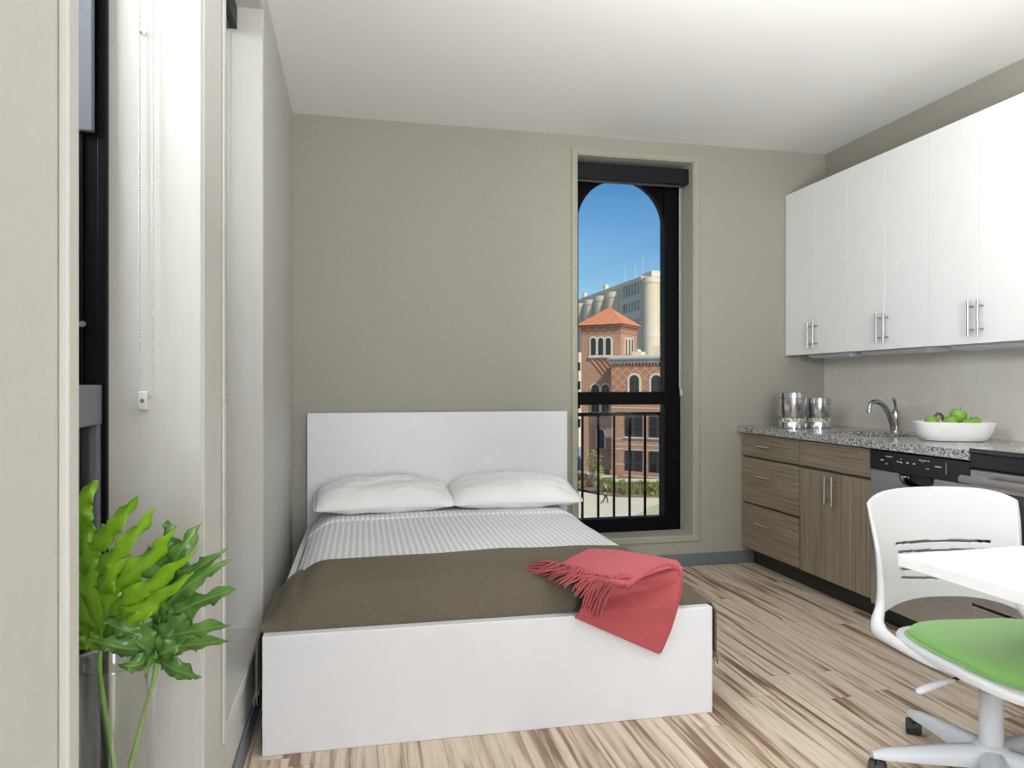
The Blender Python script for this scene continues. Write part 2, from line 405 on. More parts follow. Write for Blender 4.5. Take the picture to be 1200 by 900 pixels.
AREAS = [
 ('ceiling_bounce_fill', (1.4, .85, 1.65), (1.5, 1.1, 2.76), 1.3, 1.3, 84, (1,1,.99)),  # unseen uplight added to brighten the ceiling
 ('side_fill', (.45, -2.0, 1.3), (2.9, 3.6, .9), 1.0, 2.0, 95, (.95,.98,1)),  # added fill inside the room; no window stands here
 ('near_window_fill', (-1.6, .35, 2.5), (-.4, 1.75, 1.6), 1.0, 1.0, 14, (.96,.98,1)),  # added area light outside the near window, boosts daylight on its reveal
 ('far_window_fill', (-1.5, 1.3, 2.5), (-.4, 2.9, 1.6), 1.0, 1.0, 110, (.96,.98,1)),  # likewise added outside the far window, also lifts the back right of the room
]
# ================================================================ ROOM SHELL
XL, XR, YB, YF, ZC = -.34, 3.163, 4.38, -2.6, 2.763
bm = B(); box(bm, XL-.3, XR+.2, YF-.2, YB+.29, -.2, 0); struct('floor', bm, 'floor')
bm = B(); box(bm, XL-.3, XR+.2, YF-.2, YB+.29, ZC, ZC+.25); struct('ceiling', bm, 'ceil')
bm = B(); box(bm, XR, XR+.2, YF, YB+.29, 0, ZC); struct('wall_right', bm, 'paint')
bm = B(); box(bm, XL-.3, XR+.2, YF-.2, YF, 0, ZC); struct('wall_front', bm, 'paint')
# back wall with the window opening
W1 = dict(a0=1.385, a1=2.185, z0=.197, z1=2.645)
def wall_with_holes(name, lo, hi, holes, put, paint='paint'):
    bm = B(); cur = lo
    for h in holes:
        put(bm, cur, h['a0'], 0, ZC); put(bm, h['a0'], h['a1'], 0, h['z0']); put(bm, h['a0'], h['a1'], h['z1'], ZC); cur = h['a1']
    put(bm, cur, hi, 0, ZC)
    return struct(name, bm, paint)
wall_with_holes('wall_back', XL-.3, XR, [W1], lambda bm, a, b, c, d: box(bm, a, b, YB, YB+.27, c, d))
W2 = dict(a0=.985, a1=1.755, z0=.262, z1=2.62)
W3 = dict(a0=2.072, a1=2.900, z0=.262, z1=2.62)
wall_with_holes('wall_left', YF, YB, [W2, W3], lambda bm, a, b, c, d: box(bm, XL-.262, XL, a, b, c, d), 'paintlit')
# linings and casings of the three openings
def casing(name, h, to3, m, depth, proud=.012, w=.035, lin=None):
    bm = B(); a0, a1, z0, z1 = h['a0'], h['a1'], h['z0'], h['z1']
    def bx(aa, ab, da, db, za, zb, bev=0):
        p, q = to3(aa, da, za), to3(ab, db, zb)
        box(bm, min(p[0],q[0]), max(p[0],q[0]), min(p[1],q[1]), max(p[1],q[1]), za, zb, bev)
    b = .003
    bx(a0-w, a0, -proud, .0, z0-w, z1+w, b); bx(a1, a1+w, -proud, .0, z0-w, z1+w, b)
    bx(a0-.002, a1+.002, -proud, .0, z1, z1+w, b); bx(a0-.002, a1+.002, -proud, .0, z0-w, z0, b)
    struct(name, bm, m); bm = B()
    t = .004   # lining boards inside the reveal
    bx(a0, a0+t, -.004, depth, z0, z1); bx(a1-t, a1, -.004, depth, z0, z1)
    bx(a0, a1, -.004, depth, z1-t, z1); bx(a0, a1, -.004, depth, z0, z0+t)
    return struct('trim_%d' % (int(name[-1])+3), bm, lin or m)
back3 = lambda a, d, z: (a, YB+d, z)
left3 = lambda a, d, z: (XL-d, a, z)
casing('trim_1', W1, back3, 'trimback', .20, lin='lining')
casing('trim_2', W2, left3, 'paintlit', .20, proud=.012, lin='jamb')
casing('trim_3', W3, left3, 'paintlit', .20, proud=.008, w=.03, lin='jamb')
bm = B(); box(bm, XL, 2.66, YB-.012, YB, 0, .08, .004); struct('baseboard_back', bm, 'base')
bm = B(); box(bm, XL, XL+.012, YF, YB-.012, 0, .085, .004); struct('baseboard_left', bm, 'base')

# ---------------------------------------------------------------- windows
def window(name, h, to3, arch, lowrail, screen=False, inset=.185):
    cx = (h['a0']+h['a1'])/2
    root = sempty(name, to3(cx, inset+.04, h['z0']))
    a0, a1, z0, z1 = h['a0'], h['a1'], h['z0'], h['z1']
    def bx(bm, aa, ab, da, db, za, zb, bev=.002):
        p, q = to3(aa, inset+da, za), to3(ab, inset+db, zb)
        box(bm, min(p[0],q[0]), max(p[0],q[0]), min(p[1],q[1]), max(p[1],q[1]), za, zb, bev)
    L0, L1, Bt = (a0+.070, a1-.12, z0+.095) if arch else (a0+.03, a1-.022, z0+.05)
    bm = B()
    if arch:
        bx(bm, a0, L0, 0, .075, z0, z1); bx(bm, L1, a1, 0, .075, z0, z1); bx(bm, L0, L1, 0, .075, z0, Bt); bx(bm, L0, L1, 0, .075, z1-.06, z1)
    else:
        bx(bm, a0, L0, 0, .072, z0, z1); bx(bm, L1, a1, 0, .018, z0, z1); bx(bm, L1+.006, a1, .018, .046, z0, z1); bx(bm, L1, a1, .046, .072, z0, z1)
        bx(bm, L0, L1, 0, .072, z0, Bt); bx(bm, L0, L1, 0, .072, z1-.06, z1)
    obj('window_frame', bm, 'black', root)
    bm = B(); bx(bm, L0, L1, .008, .06, lowrail-.043, lowrail+.043)
    r = obj('meeting_rail', bm, 'black' if arch else 'greymetal', root)
    if arch:
        xc, R, zs = (L0+L1)/2, (L1-L0)/2, 2.255
        pts = [(L0-.01, zs), (L0, zs)]+[(xc-math.cos(t*PI/36)*R, zs+math.sin(t*PI/36)*R*1.0) for t in range(1, 36)]+[(L1, zs), (L1+.01, zs), (L1+.01, z1-.05), (L0-.01, z1-.05)]
        bm = B(); arc = pts[1:-3]; zt_ = z1-.05
        rows = []
        for d in (.02, .065):
            rows.append(([bm.verts.new(to3(a, inset+d, b)) for a, b in arc], [bm.verts.new(to3(a, inset+d, zt_)) for a, b in arc]))
        (i0, o0), (i1, o1) = rows
        for k in range(len(arc)-1):
            bm.faces.new((i0[k], i0[k+1], o0[k+1], o0[k])); bm.faces.new((i1[k+1], i1[k], o1[k], o1[k+1]))
            bm.faces.new((i0[k+1], i0[k], i1[k], i1[k+1])); bm.faces.new((o0[k], o0[k+1], o1[k+1], o1[k]))
        for k in (0, -1): bm.faces.new((i0[k], o0[k], o1[k], i1[k]))
        obj('arched_head_panel', bm, 'black', root)
    else:
        bm = B()   # lower sash stile and bottom rail
        bx(bm, L1-.022, L1, .010, .04, Bt, lowrail-.043); bx(bm, L0, L0+.03, .010, .04, Bt, lowrail-.043); bx(bm, L0, L1, .010, .04, Bt, Bt+.05)
        obj('lower_sash', bm, 'greymetal', root)
        bm = B(); bx(bm, L1-.016, L1, .022, .06, 1.735, z1-.06, .003); obj('jamb_cover', bm, 'greymetal', root)
        bm = B(); p = to3(L1-.001, inset+.045, 1.32); tube(bm, [p, (p[0], p[1]-.005, p[2])], .007, 12); obj('stop_screw', bm, 'screw', root)
    bm = B(); bx(bm, L0-.005, L1+.005, .048, .052, lowrail+.04, z1-.05, 0); obj('upper_pane', bm, 'pane', root)
    bm = B(); bx(bm, L0-.005, L1+.005, .026, .030, Bt-.005, lowrail-.04, 0); obj('lower_pane', bm, 'pane', root)
    if screen:
        bm = B(); bx(bm, L0-.005, L1+.005, .0615, .0625, Bt-.005, lowrail-.04, 0); obj('insect_screen', bm, 'screen', root)
    return root
window('window_1', W1, back3, True, 1.094)
window('window_2', W2, left3, False, 1.145, True)
window('window_3', W3, left3, False, 1.145, True)

# ---------------------------------------------------------------- roller shades with bead chains
def bead_chain(bm, pts, r=.0027, step=.0066):
    tube(bm, pts, r*.45, 5)
    d = 0; nxt = 0
    for a, b in zip(pts, pts[1:]):
        a, b = Vector(a), Vector(b); ln = (b-a).length; t = nxt
        while t < ln:
            x = bmesh.ops.create_icosphere(bm, subdivisions=1, radius=r)
            for v in x['verts']: v.co += a.lerp(b, t/ln)
            t += step
        nxt = t-ln
def clip(root, c, axis, w=.021, hgt=.044):
    bm = B(); x, y, z = c
    if axis == 'y': box(bm, x-w/2, x+w/2, y-.016, y, z-hgt/2, z+hgt/2, .005, 3)
    else: box(bm, x-.016, x, y-w/2, y+w/2, z-hgt/2, z+hgt/2, .005, 3)
    t = obj('chain_tensioner', bm, 'chainwhite', root, smooth=True)
    bm = B(); p = Vector((x, y-.016, z)) if axis == 'y' else Vector((x-.016, y, z))
    q = p+Vector((0,-.002,0) if axis == 'y' else (-.002,0,0)); tube(bm, [p, q], .0042, 12); obj('screw', bm, 'screw', t)
def loop(root, p1, p2, ztop, zbot):
    bm = B(); pts = [(p1[0], p1[1], ztop), (p1[0], p1[1], zbot+.004)]
    for k in range(7):
        t = PI*k/6; m = .5-.5*math.cos(t)
        pts.append((lerp(p1[0], p2[0], m), lerp(p1[1], p2[1], m), zbot-.012*math.sin(t)))
    pts += [(p2[0], p2[1], zbot+.004), (p2[0], p2[1], ztop)]
    bead_chain(bm, pts); obj('bead_chain', bm, 'chainwhite', root, smooth=True)

def shade(label, h, to3, z0, z1, d0, d1, a0=None, a1=None):
    a0 = h['a0']+.006 if a0 is None else a0; a1 = h['a1']-.006 if a1 is None else a1
    root = thing('roller_shade', label, 'window shade', to3((a0+a1)/2, (d0+d1)/2, z0), 0, 'rolled up window shades')
    def bx(bm, aa, ab, da, db, za, zb, bev):
        p, q = to3(aa, da, za), to3(ab, db, zb)
        box(bm, min(p[0],q[0]), max(p[0],q[0]), min(p[1],q[1]), max(p[1],q[1]), za, zb, bev)
    bm = B(); bx(bm, a0, a1, d0, d1, z0, z1, .003); obj('shade_cassette', bm, 'cassette', root)
    bm = B(); bx(bm, a0+.02, a1-.02, (d0+d1)/2-.01, (d0+d1)/2+.01, z0-.012, z0+.01, .004); obj('hem_bar', bm, 'darkgrey', root)
    return root
s1 = shade('black roller shade rolled up over the arched back window', W1, back3, 2.515, 2.615, .055, .155)
bm = B(); box(bm, 2.157, 2.165, YB+.150, YB+.158, 1.16, 2.52, .001); obj('cord_guard_tube', bm, 'chainwhite', s1)
loop(s1, (2.172, YB+.149), (2.172, YB+.157), 2.53, 1.17); clip(s1, (2.178, YB+.153, 1.135), 'x', hgt=.05)
s2 = shade('black roller shade at the top of the near left window beside the plant', W2, left3, 2.525, 2.612, .06, .135)
yj = W2['a1']-.006
pa, pb = at(163, 400, .8), at(179, 400, .8)
def on_plane_y(u, y):
    r = (u-600)/F; d = Vector((r*CT+ST, -r*ST+CT)); return d.x/d.y*y
xa, xb = on_plane_y(163, yj-.012), on_plane_y(178.5, yj-.012)
loop(s2, (xa, yj-.010), (xb, yj-.010), 2.55, 1.17); clip(s2, (on_plane_y(167.5, yj-.01), yj+.001, 1.153), 'y')
bm = B(); p = Vector((xa, yj, 1.968)); tube(bm, [p, p+Vector((.004,-.012,.004)), p+Vector((.016,-.018,-.006))], .0022, 6); obj('chain_hook', bm, 'screw', s2)
s3 = shade('black roller shade at the top of the far left window by the headboard', W3, left3, 2.53, 2.612, .085, .150)
yj = W3['a1']-.006
xa = on_plane_y(266, yj-.01)
loop(s3, (xa, yj-.010), (xa-.016, yj-.010), 2.55, 1.165); clip(s3, (xa-.002, yj+.001, 1.150), 'y')
# ================================================================ BED
RZ = -math.radians(.8)
bed = thing('double_bed', 'white panel bed with tall headboard standing between the window wall and the arched window', 'bed', (.510, 3.40, 0), RZ)
hw = .778
def lbox(*a, **k):
    bm = B(); box(bm, *a, **k); return bm
obj('headboard', lbox(-hw, hw, .917, .960, 0, 1.022, bev=.003), 'white', bed, local=True)
obj('footboard', lbox(-hw, hw, -.985, -.945, 0, .383, bev=.003), 'white', bed, local=True)
obj('side_rail', lbox(-hw+.004, -hw+.030, -.945, .917, .04, .374, bev=.002), 'white', bed, local=True)
obj('side_rail', lbox(hw-.030, hw-.004, -.945, .917, .04, .374, bev=.002), 'white', bed, local=True)
obj('slat_base', lbox(-hw+.031, hw-.031, -.94, .915, .18, .20), 'white', bed, local=True)

# heights of the made-up mattress in bed coordinates
MX, ZT = .735, .478
def bedz(x, y):
    e = MX-abs(x)
    z = ZT+.012*math.cos(x*2.0)
    if e < .15: z -= .085*(1-max(e, 0)/.15)**2.2
    f = y+.945
    if f < .16: z -= .030*(1-max(f, 0)/.16)**2
    z += .004*noise.noise(Vector((x*5, y*5, 3)))
    return z
sheet_ = thing('bed_sheet', 'white and grey striped sheet covering the mattress between pillows and brown blanket', 'sheet', (.510, 3.40, .2), RZ)
def sheetfn(u, v):
    s = (u-.5)*2*(MX+.17); y = lerp(-.60, .905, v)
    x = max(-MX, min(MX, s)); drop = abs(s)-MX
    z = bedz(x, y) - (max(drop, 0)*1.0)
    if drop > 0: x += math.copysign(.004*math.sin(y*19)*min(1, drop*12), x)*.5
    return Vector((x, y, z-.2))
bm = B(); surf(bm, sheetfn, 120, 60, uv=lambda u, v: ((u-.5)*2*(MX+.17), lerp(-.6, .905, v)))
obj('flat_sheet', bm, 'sheet', sheet_, smooth=True, angle=60, local=True, thick=.004)
def hemfn(u, v):
    s = (u-.5)*2*(MX+.10); y = lerp(.40, .80, v)+.012*(u-.5)
    x = max(-MX, min(MX, s)); drop = abs(s)-MX
    lift = .011+.004*math.sin(u*9)*noise.noise(Vector((u*7, 0, 1)))
    k = 1 if v > .04 else v/.04
    x2 = x+math.copysign(.006, x) if drop > -.02 else x
    return Vector((x2, y, bedz(x, y)-max(drop, 0)+lift*k-.2))
bm = B(); surf(bm, hemfn, 120, 24, uv=lambda u, v: ((u-.5)*2*(MX+.17), lerp(-.6, .905, v)))
obj('folded_hem', bm, 'sheet', sheet_, smooth=True, angle=60, local=True, thick=.003)

# pillows
def pillow(cx, cy, cz, w, d, hgt, tilt, rz, seed, label):
    root = thing('pillow', label, 'pillow', (cx, cy, cz), rz, 'pillows at the headboard')
    def half(sgn):
        def fn(u, v):
            a, b = u*2-1, v*2-1
            ea, eb = abs(a), abs(b)
            prof = (1-ea**2.8)**.56*(1-eb**2.8)**.5
            pin = 1-.07*(ea**3)*(1-eb**2)-.0
            pin2 = 1-.10*(eb**3)*(1-ea**2)
            x = a*w/2*pin2*(1-.05*eb**6); y = b*d/2*pin*(1-.05*ea**6)
            x += math.copysign(.011*ea**6*eb**3, a); y += math.copysign(.006*ea**3*eb**6, b)
            wr = noise.noise(Vector((a*3.2+seed, b*2.6, seed*1.7)))*.017 + .009*noise.noise(Vector((a*9+seed, b*7, 2)))
            cr = .010*math.exp(-((abs(a)-.82)/.14)**2)*math.sin(b*11+seed+a*3)
            z = sgn*(hgt/2*prof*(1 if sgn > 0 else .8)) + (wr+cr)*prof*1.2
            z -= .018*(ea**4+eb**4)*.5
            p = Vector((x, y, z)); p.rotate(Matrix.Rotation(tilt, 3, 'X')); return p
        return fn
    bm = B(); surf(bm, half(1), 44, 30); surf(bm, half(-1), 44, 30)
    bmesh.ops.remove_doubles(bm, verts=bm.verts, dist=.0012)
    obj('pillowcase', bm, 'cotton', root, smooth=True, angle=75, local=True, sub=1)
    bm = B()      # piped seam round the edge
    pts = []
    for k in range(100):
        t = 2*PI*k/100; c_, s_ = math.cos(t), math.sin(t)
        q = max(abs(c_), abs(s_)); a, b = c_/q, s_/q
        ea, eb = abs(a), abs(b)
        p = Vector((math.copysign(.011*ea**6*eb**3, a)+a*w/2*(1-.10*(eb**3)*(1-ea**2))*(1-.05*eb**6), math.copysign(.006*ea**3*eb**6, b)+b*d/2*(1-.07*(ea**3)*(1-eb**2))*(1-.05*ea**6), -.018*(ea**4+eb**4)*.5))
        p.rotate(Matrix.Rotation(tilt, 3, 'X')); pts.append(p)
    tube(bm, pts, .003, 6, closed=True); obj('seam', bm, 'cotton', root, smooth=True, local=True)
pillow(.172, 4.085, .572, .745, .43, .18, math.radians(7), math.radians(2), 1.3, 'plump white pillow on the left half of the bed, towards the window wall')
pillow(.902, 4.080, .574, .735, .43, .18, math.radians(7), math.radians(-2), 4.7, 'plump white pillow on the right half of the bed, nearest the arched window')

# brown blanket, hanging over both rails
blk = thing('wool_blanket', 'brown wool blanket spread across the foot of the bed, hanging over both sides', 'blanket', (.510, 3.40, .2), RZ)
RX, ZR = hw+.004, .394
def blfn(u, v):
    s = lerp(-1.01, 1.00, u); y = lerp(-.943, -.455, v)+.018*(u-.5)*v
    a = abs(s); sg = math.copysign(1, s)
    front = smooth01((.10-(y+.945))/.10)
    if a <= .72:
        x = a; z = bedz(a, y)+.012
    elif a <= .80:
        t = (a-.72)/.08; x = lerp(.72, hw+.006, t); z = lerp(bedz(.72, y)+.012, .392, smooth01(t))
    else:
        d = a-.80; x = hw+.009+(.012 if sg < 0 else .024)*smooth01(d/.05)+.006*math.sin(y*14+1)*min(1, d*8); z = .392-max(0, d-.008)*1.0
    if sg < 0 and a > .70:   # rides up a little into a soft hump on the window side
        z += .020*math.exp(-((a-.72)/.05)**2)*smooth01((y+.945)/.2)
    z += .006*noise.noise(Vector((x*sg*4, y*5, 7)))*(1 if a < .75 else .2) 
    f = y+.943
    if f < .13 and a < .80: z = lerp(z, .352 if a < .74 else lerp(.352, .386, (a-.74)/.06), (1-max(f, 0)/.13)**2.2)
    return Vector((sg*x, y + .01*math.sin(s*5)*v, z-.2))
bm = B(); surf(bm, blfn, 150, 70)
obj('woven_cloth', bm, 'blanket', blk, smooth=True, angle=70, local=True, thick=.007)
def fringe(u, name, sg, L0=.05):
    bm = B()
    for k in range(62):
        v = (k+random.random()*.6)/62
        p = blfn(u, v); q = p+Vector((sg*random.uniform(-.004,.016), random.uniform(-.012,.012), -L0*random.uniform(.6,1.15)))
        m_ = p.lerp(q, .5)+Vector((random.uniform(-.005,.005), random.uniform(-.005,.005), 0))
        tube(bm, [p+Vector((0,0,.006)), m_, q], [.0026,.0022,.0016], 5)
    obj(name, bm, 'blanketfringe', blk, smooth=True, local=True)
fringe(0.0, 'fringe', -1); fringe(1.0, 'fringe', 1)

# coral throw on the corner of the bed: a doubled cloth, lower flap over the footboard, upper flap folded back with fringe
thr = thing('throw_blanket', 'coral pink fringed throw folded over the right foot corner of the bed', 'throw', (1.05, 2.62, .48))
def cat(P, t):
    n = len(P)-1; x = t*n; i = min(int(x), n-1); f = x-i
    p0, p1, p2, p3 = P[max(i-1, 0)], P[i], P[i+1], P[min(i+2, n)]
    return .5*((2*p1)+(p2-p0)*f+(2*p0-5*p1+4*p2-p3)*f*f+(3*p1-p0-3*p2+p3)*f**3)
def patch(rows):
    rows = [[Vector(p) for p in r] for r in rows]
    return lambda u, v: cat([cat(r, u) for r in rows], v)
def pl(u, v, y):   # a point on the plane Y = y seen at a frame position (used to read sizes off the photograph)
    r = (u-600)/F; d = Vector((r*CT+ST, -r*ST+CT, -(v-450)/F)); return Vector((0,0,H))+d*(y/d.y)
def pz(u, v, z):
    r = (u-600)/F; d = Vector((r*CT+ST, -r*ST+CT, -(v-450)/F)); return Vector((0,0,H))+d*((z-H)/d.z)
yf = 2.388
lower = [
    [pz(690, 650, .520), pz(735, 652, .527), pz(790, 658, .522)],
    [pz(688, 668, .515), pz(735, 668, .525), pz(796, 667, .515)],
    [pz(686, 686, .497), pz(738, 682, .506), pz(797, 675, .495)],
    [pl(684, 703, 2.425), pl(738, 697, 2.42), pl(797, 687, 2.41)],
    [pl(681, 712, yf), pl(735, 715, yf), pl(793, 708, yf)],
    [pl(678, 719, yf), pl(728, 730, yf), pl(784, 738, yf)],
    [pl(674, 724, yf+.002), pl(720, 744, yf), pl(772, 766, yf+.002)],
]
bm = B(); surf(bm, patch(lower), 36, 44); obj('hanging_flap', bm, 'throw', thr, smooth=True, angle=70, thick=.008)
lower2 = [[p+Vector((.004, .010, .002)) for p in r] for r in lower]
lower2 = [[p+(r[2]-r[0]).normalized()*.010 for p in r] for r in lower2]
bm = B(); surf(bm, patch(lower2), 30, 40); obj('under_layer', bm, 'throw', thr, smooth=True, angle=70, thick=.006)
upper = [
    [pz(690, 644, .520), pz(718, 645, .528), pz(752, 650, .530), pz(780, 655, .527), pz(796, 661, .515)],
    [pz(672, 653, .518), pz(705, 657, .532), pz(742, 662, .538), pz(774, 662, .534), pz(797, 668, .512)],
    [pz(656, 663, .512), pz(690, 668, .530), pz(728, 674, .538), pz(760, 668, .538), pz(790, 665, .528)],
    [pz(652, 667, .508), pz(684, 674, .524), pz(716, 682, .530), pz(733, 685, .528), pz(752, 673, .534)],
]
upf = patch(upper)
bm = B(); surf(bm, upf, 40, 36); obj('folded_flap', bm, 'throw', thr, smooth=True, angle=70, thick=.008)
# the thick rolled fold along its right edge
roll = [pz(735, 686, .528), pz(752, 673, .536), pz(772, 664, .538), pz(788, 663, .530), pz(797, 669, .515), pz(797, 677, .49)]
roll = [cat([Vector(p) for p in roll], k/20) for k in range(21)]
bm = B(); tube(bm, roll, [.006+.008*math.sin(PI*min(1, k/17)) for k in range(21)], 10); obj('fold_roll', bm, 'throw', thr, smooth=True)
def surf_z(p):    # height of the cloth under a strand
    c_, s_ = math.cos(-RZ), math.sin(-RZ)
    d = Vector((p.x-.510, p.y-3.40)); return bedz(d.x*c_-d.y*s_, d.x*s_+d.y*c_)+.022
tips = [Vector(p) for p in (pz(632,657,.50), pz(617,669,.50), pz(640,676,.50), pz(668,690,.49), pz(684,700,.48))]
tips2 = [pl(690,712,2.372), pl(703,722,2.366), pl(708,705,2.366), pl(722,692,2.37), pl(737,702,2.37)]
tips = [tips[0], tips[1], tips[2], tips[3]]+[Vector(t) for t in tips2]
bm = B(); bm2 = B()
for j, bmx in ((0, bm), (1, bm2)):
    for k in range(58):
        t = (k+random.random()*.5)/58
        if j == 0: root_ = upf(t*.74, .97); e = cat(tips, t*.86)
        else: root_ = upf(.02+t*.72, .88)+Vector((0,0,.010)); e = root_.lerp(cat(tips, .10+t*.88), .66)+Vector((0,0,.012))
        e = e+Vector((random.uniform(-.012,.012), random.uniform(-.006,.004), random.uniform(-.012,.010)))
        pts = []
        for q in range(6):
            f = q/5; p = root_.lerp(e, f)
            p += Vector((math.sin(f*7+k)*.004, math.cos(f*6+k*1.3)*.003, .020*math.sin(PI*f)*(.5+.5*random.random())))
            if p.y > 2.44: p.z = max(p.z, surf_z(p)-.004)
            elif p.z < .39: p.y = min(p.y, 2.378)
            else: p.z = max(p.z, .396)
            pts.append(p)
        tube(bmx, pts, [.0042,.0040,.0037,.0036,.0034,.0022], 6)
obj('long_fringe', bm, 'throwfringe', thr, smooth=True); obj('short_fringe', bm2, 'throwfringe', thr, smooth=True)
# ================================================================ KITCHEN
XFr = 2.53        # front of the doors
def bar_handle(p, axis, ln, parent, out=.032, r=.0055, span=.62, name='handle', m='brightnickel'):
    """bar pull standing off a front that faces -x"""
    x, y, z = p; bm = B(); d = Vector((0,1,0)) if axis == 'y' else Vector((0,0,1)); c = Vector((x-out, y, z))
    tube(bm, [c-d*ln/2, c+d*ln/2], r, 12)
    for s in (-1, 1):
        q = c+d*s*ln*span/2; tube(bm, [q, q+Vector((out+.001,0,0))], r*.75, 10)
    return obj(name, bm, m, parent, smooth=True)
def gbox(name, m, parent, *a, bev=.0015, **k):
    bm = B(); box(bm, *a, bev=bev); return obj(name, bm, m, parent, **k)

dc = thing('drawer_cabinet', 'grey-brown wood base cabinet of three drawers in the kitchen corner', 'cabinet', (2.84, 4.06, 0))
y0, y1 = 3.738, 4.372
gbox('carcass', 'carcass', dc, XFr+.02, XR-.004, y0, y1, .115, .872)
gbox('toe_kick', 'kick', dc, XFr+.085, XFr+.10, y0, y1, 0, .115)
for za, zb in ((.722, .866), (.420, .708), (.117, .406)):
    d = gbox('drawer_front', 'woodh', dc, XFr, XFr+.019, y0+.006, y1-.004, za, zb)
    bar_handle((XFr, (y0+y1)/2+.02, {.722:.797, .42:.605, .117:.305}[za]), 'y', .165, d)
sk = thing('sink_cabinet', 'grey-brown wood base cabinet with two doors under the sink', 'cabinet', (2.84, 3.437, 0))
y0, y1 = 3.138, 3.736
gbox('carcass', 'carcass', sk, XFr+.02, XR-.004, y0, y1, .115, .72)
gbox('apron_rail', 'carcass', sk, XFr+.02, XFr+.04, y0, y1, .72, .872)
gbox('toe_kick', 'kick', sk, XFr+.085, XFr+.10, y0, y1, 0, .115)
gbox('false_drawer_front', 'woodh', sk, XFr, XFr+.019, y0+.006, y1-.003, .722, .866)
ym = (y0+y1)/2
for a, b, yh in ((ym+.002, y1-.003, ym+.030), (y0+.006, ym-.002, ym-.030)):
    d = gbox('door', 'woodv', sk, XFr, XFr+.019, a, b, .117, .706)
    bar_handle((XFr, yh, .615), 'z', .155, d)

# dishwasher
dw = thing('dishwasher', 'stainless steel dishwasher with black control panel under the granite worktop', 'dishwasher', (2.84, 2.83, 0))
y0, y1 = 2.527, 3.132
gbox('tub', 'darkgrey', dw, XFr+.03, XR-.01, y0, y1, .10, .868)
gbox('toe_kick', 'blackgloss', dw, XFr+.07, XFr+.085, y0, y1, 0, .10)
bm = B()   # door with a scooped pull at the top
ycn, hw_ = 2.835, .105
pts = [(y0+.003, .105), (y1-.003, .105), (y1-.003, .768), (ycn+hw_, .768)]
pts += [(ycn+hw_*math.cos(t*PI/16), .768-.062*math.sin(t*PI/16)**.7) for t in range(1, 16)]
pts += [(ycn-hw_, .768), (y0+.003, .768)]
prism(bm, pts, lambda a, b, d: Vector((d, a, b)), XFr-.012, XFr+.03)
door = obj('door', bm, 'steel', dw)
bm = B()
def scoop(u, v):
    t = PI*u; s = lerp(1, .0, v)
    return Vector((XFr+.026-.030*(1-v)**1.5*1.0, ycn+hw_*math.cos(t)*lerp(1, .8, v), .768-(.062*math.sin(t)**.7 if 0 < u < 1 else 0)*lerp(1, .75, v)))
surf(bm, scoop, 24, 6); obj('scooped_pull', bm, 'pocket', door, smooth=True, thick=.002)
cp = gbox('control_panel', 'blackgloss', dw, XFr-.018, XFr+.03, y0+.002, y1-.002, .770, .866, bev=.004)
for yy, zz, w, h_ in ((3.045,.822,.020,.004),(3.005,.842,.030,.004),(2.985,.842,.018,.004),(3.015,.806,.010,.006),(2.94,.824,.016,.004),(2.92,.822,.014,.006),(2.88,.824,.014,.006),
                      (2.84,.824,.014,.006),(2.92,.838,.003,.006),(2.80,.845,.020,.004),(2.775,.845,.016,.004),(2.755,.845,.012,.004),(2.79,.838,.010,.003),(2.76,.810,.020,.003),(2.70,.826,.035,.004)):
    gbox('button_mark', 'mark', cp, XFr-.0186, XFr-.0178, yy-w/2, yy+w/2, zz-h_/2, zz+h_/2, bev=0)
gbox('panel_divider', 'mark', cp, XFr-.0186, XFr-.0178, 2.655, 2.657, .800, .850, bev=0)

# range
rg = thing('kitchen_range', 'stainless and black glass electric range beside the dishwasher', 'range', (2.84, 2.14, 0))
y0, y1 = 1.765, 2.520
gbox('body', 'darkgrey', rg, XFr+.0, XR-.01, y0, y1, .03, .905)
gbox('cooktop', 'blackglass', rg, XFr-.035, XR-.012, y0-.002, y1+.002, .905, .925, bev=.004)
gbox('front_fascia', 'blackgloss', rg, XFr-.030, XFr+.001, y0, y1, .845, .905, bev=.004)
d = gbox('oven_door', 'steel', rg, XFr-.035, XFr-.001, y0+.004, y1-.004, .285, .838, bev=.006)
gbox('door_glass', 'blackglass', d, XFr-.0365, XFr-.034, y0+.045, y1-.045, .34, .760)
bm = B(); hx = XFr-.085
tube(bm, [(hx, y0+.03, .800), (hx, y1-.012, .800)], .0165, 16)
for yy in (y0+.07, y1-.055): box(bm, hx-.004, XFr-.03, yy-.012, yy+.012, .788, .812, .003)
obj('door_handle', bm, 'steel', d, smooth=True)
gbox('storage_drawer', 'steel', rg, XFr-.030, XFr-.001, y0+.004, y1-.004, .07, .275, bev=.005)
for xx in (XFr+.05, XR-.07):
    for yy in (y0+.06, y1-.06):
        bm = B(); tube(bm, [(xx, yy, 0), (xx, yy, .032)], .02, 10); obj('foot', bm, 'rubber', rg)
for cx_, cy_, r_ in ((2.68, 2.33, .105), (2.95, 2.33, .085), (2.68, 1.97, .085), (2.95, 1.97, .105)):
    bm = B(); tube(bm, [(cx_+r_*math.cos(2*PI*k/40), cy_+r_*math.sin(2*PI*k/40), .9252) for k in range(40)], .0012, 4, closed=True); obj('burner_ring', bm, 'mark', rg)

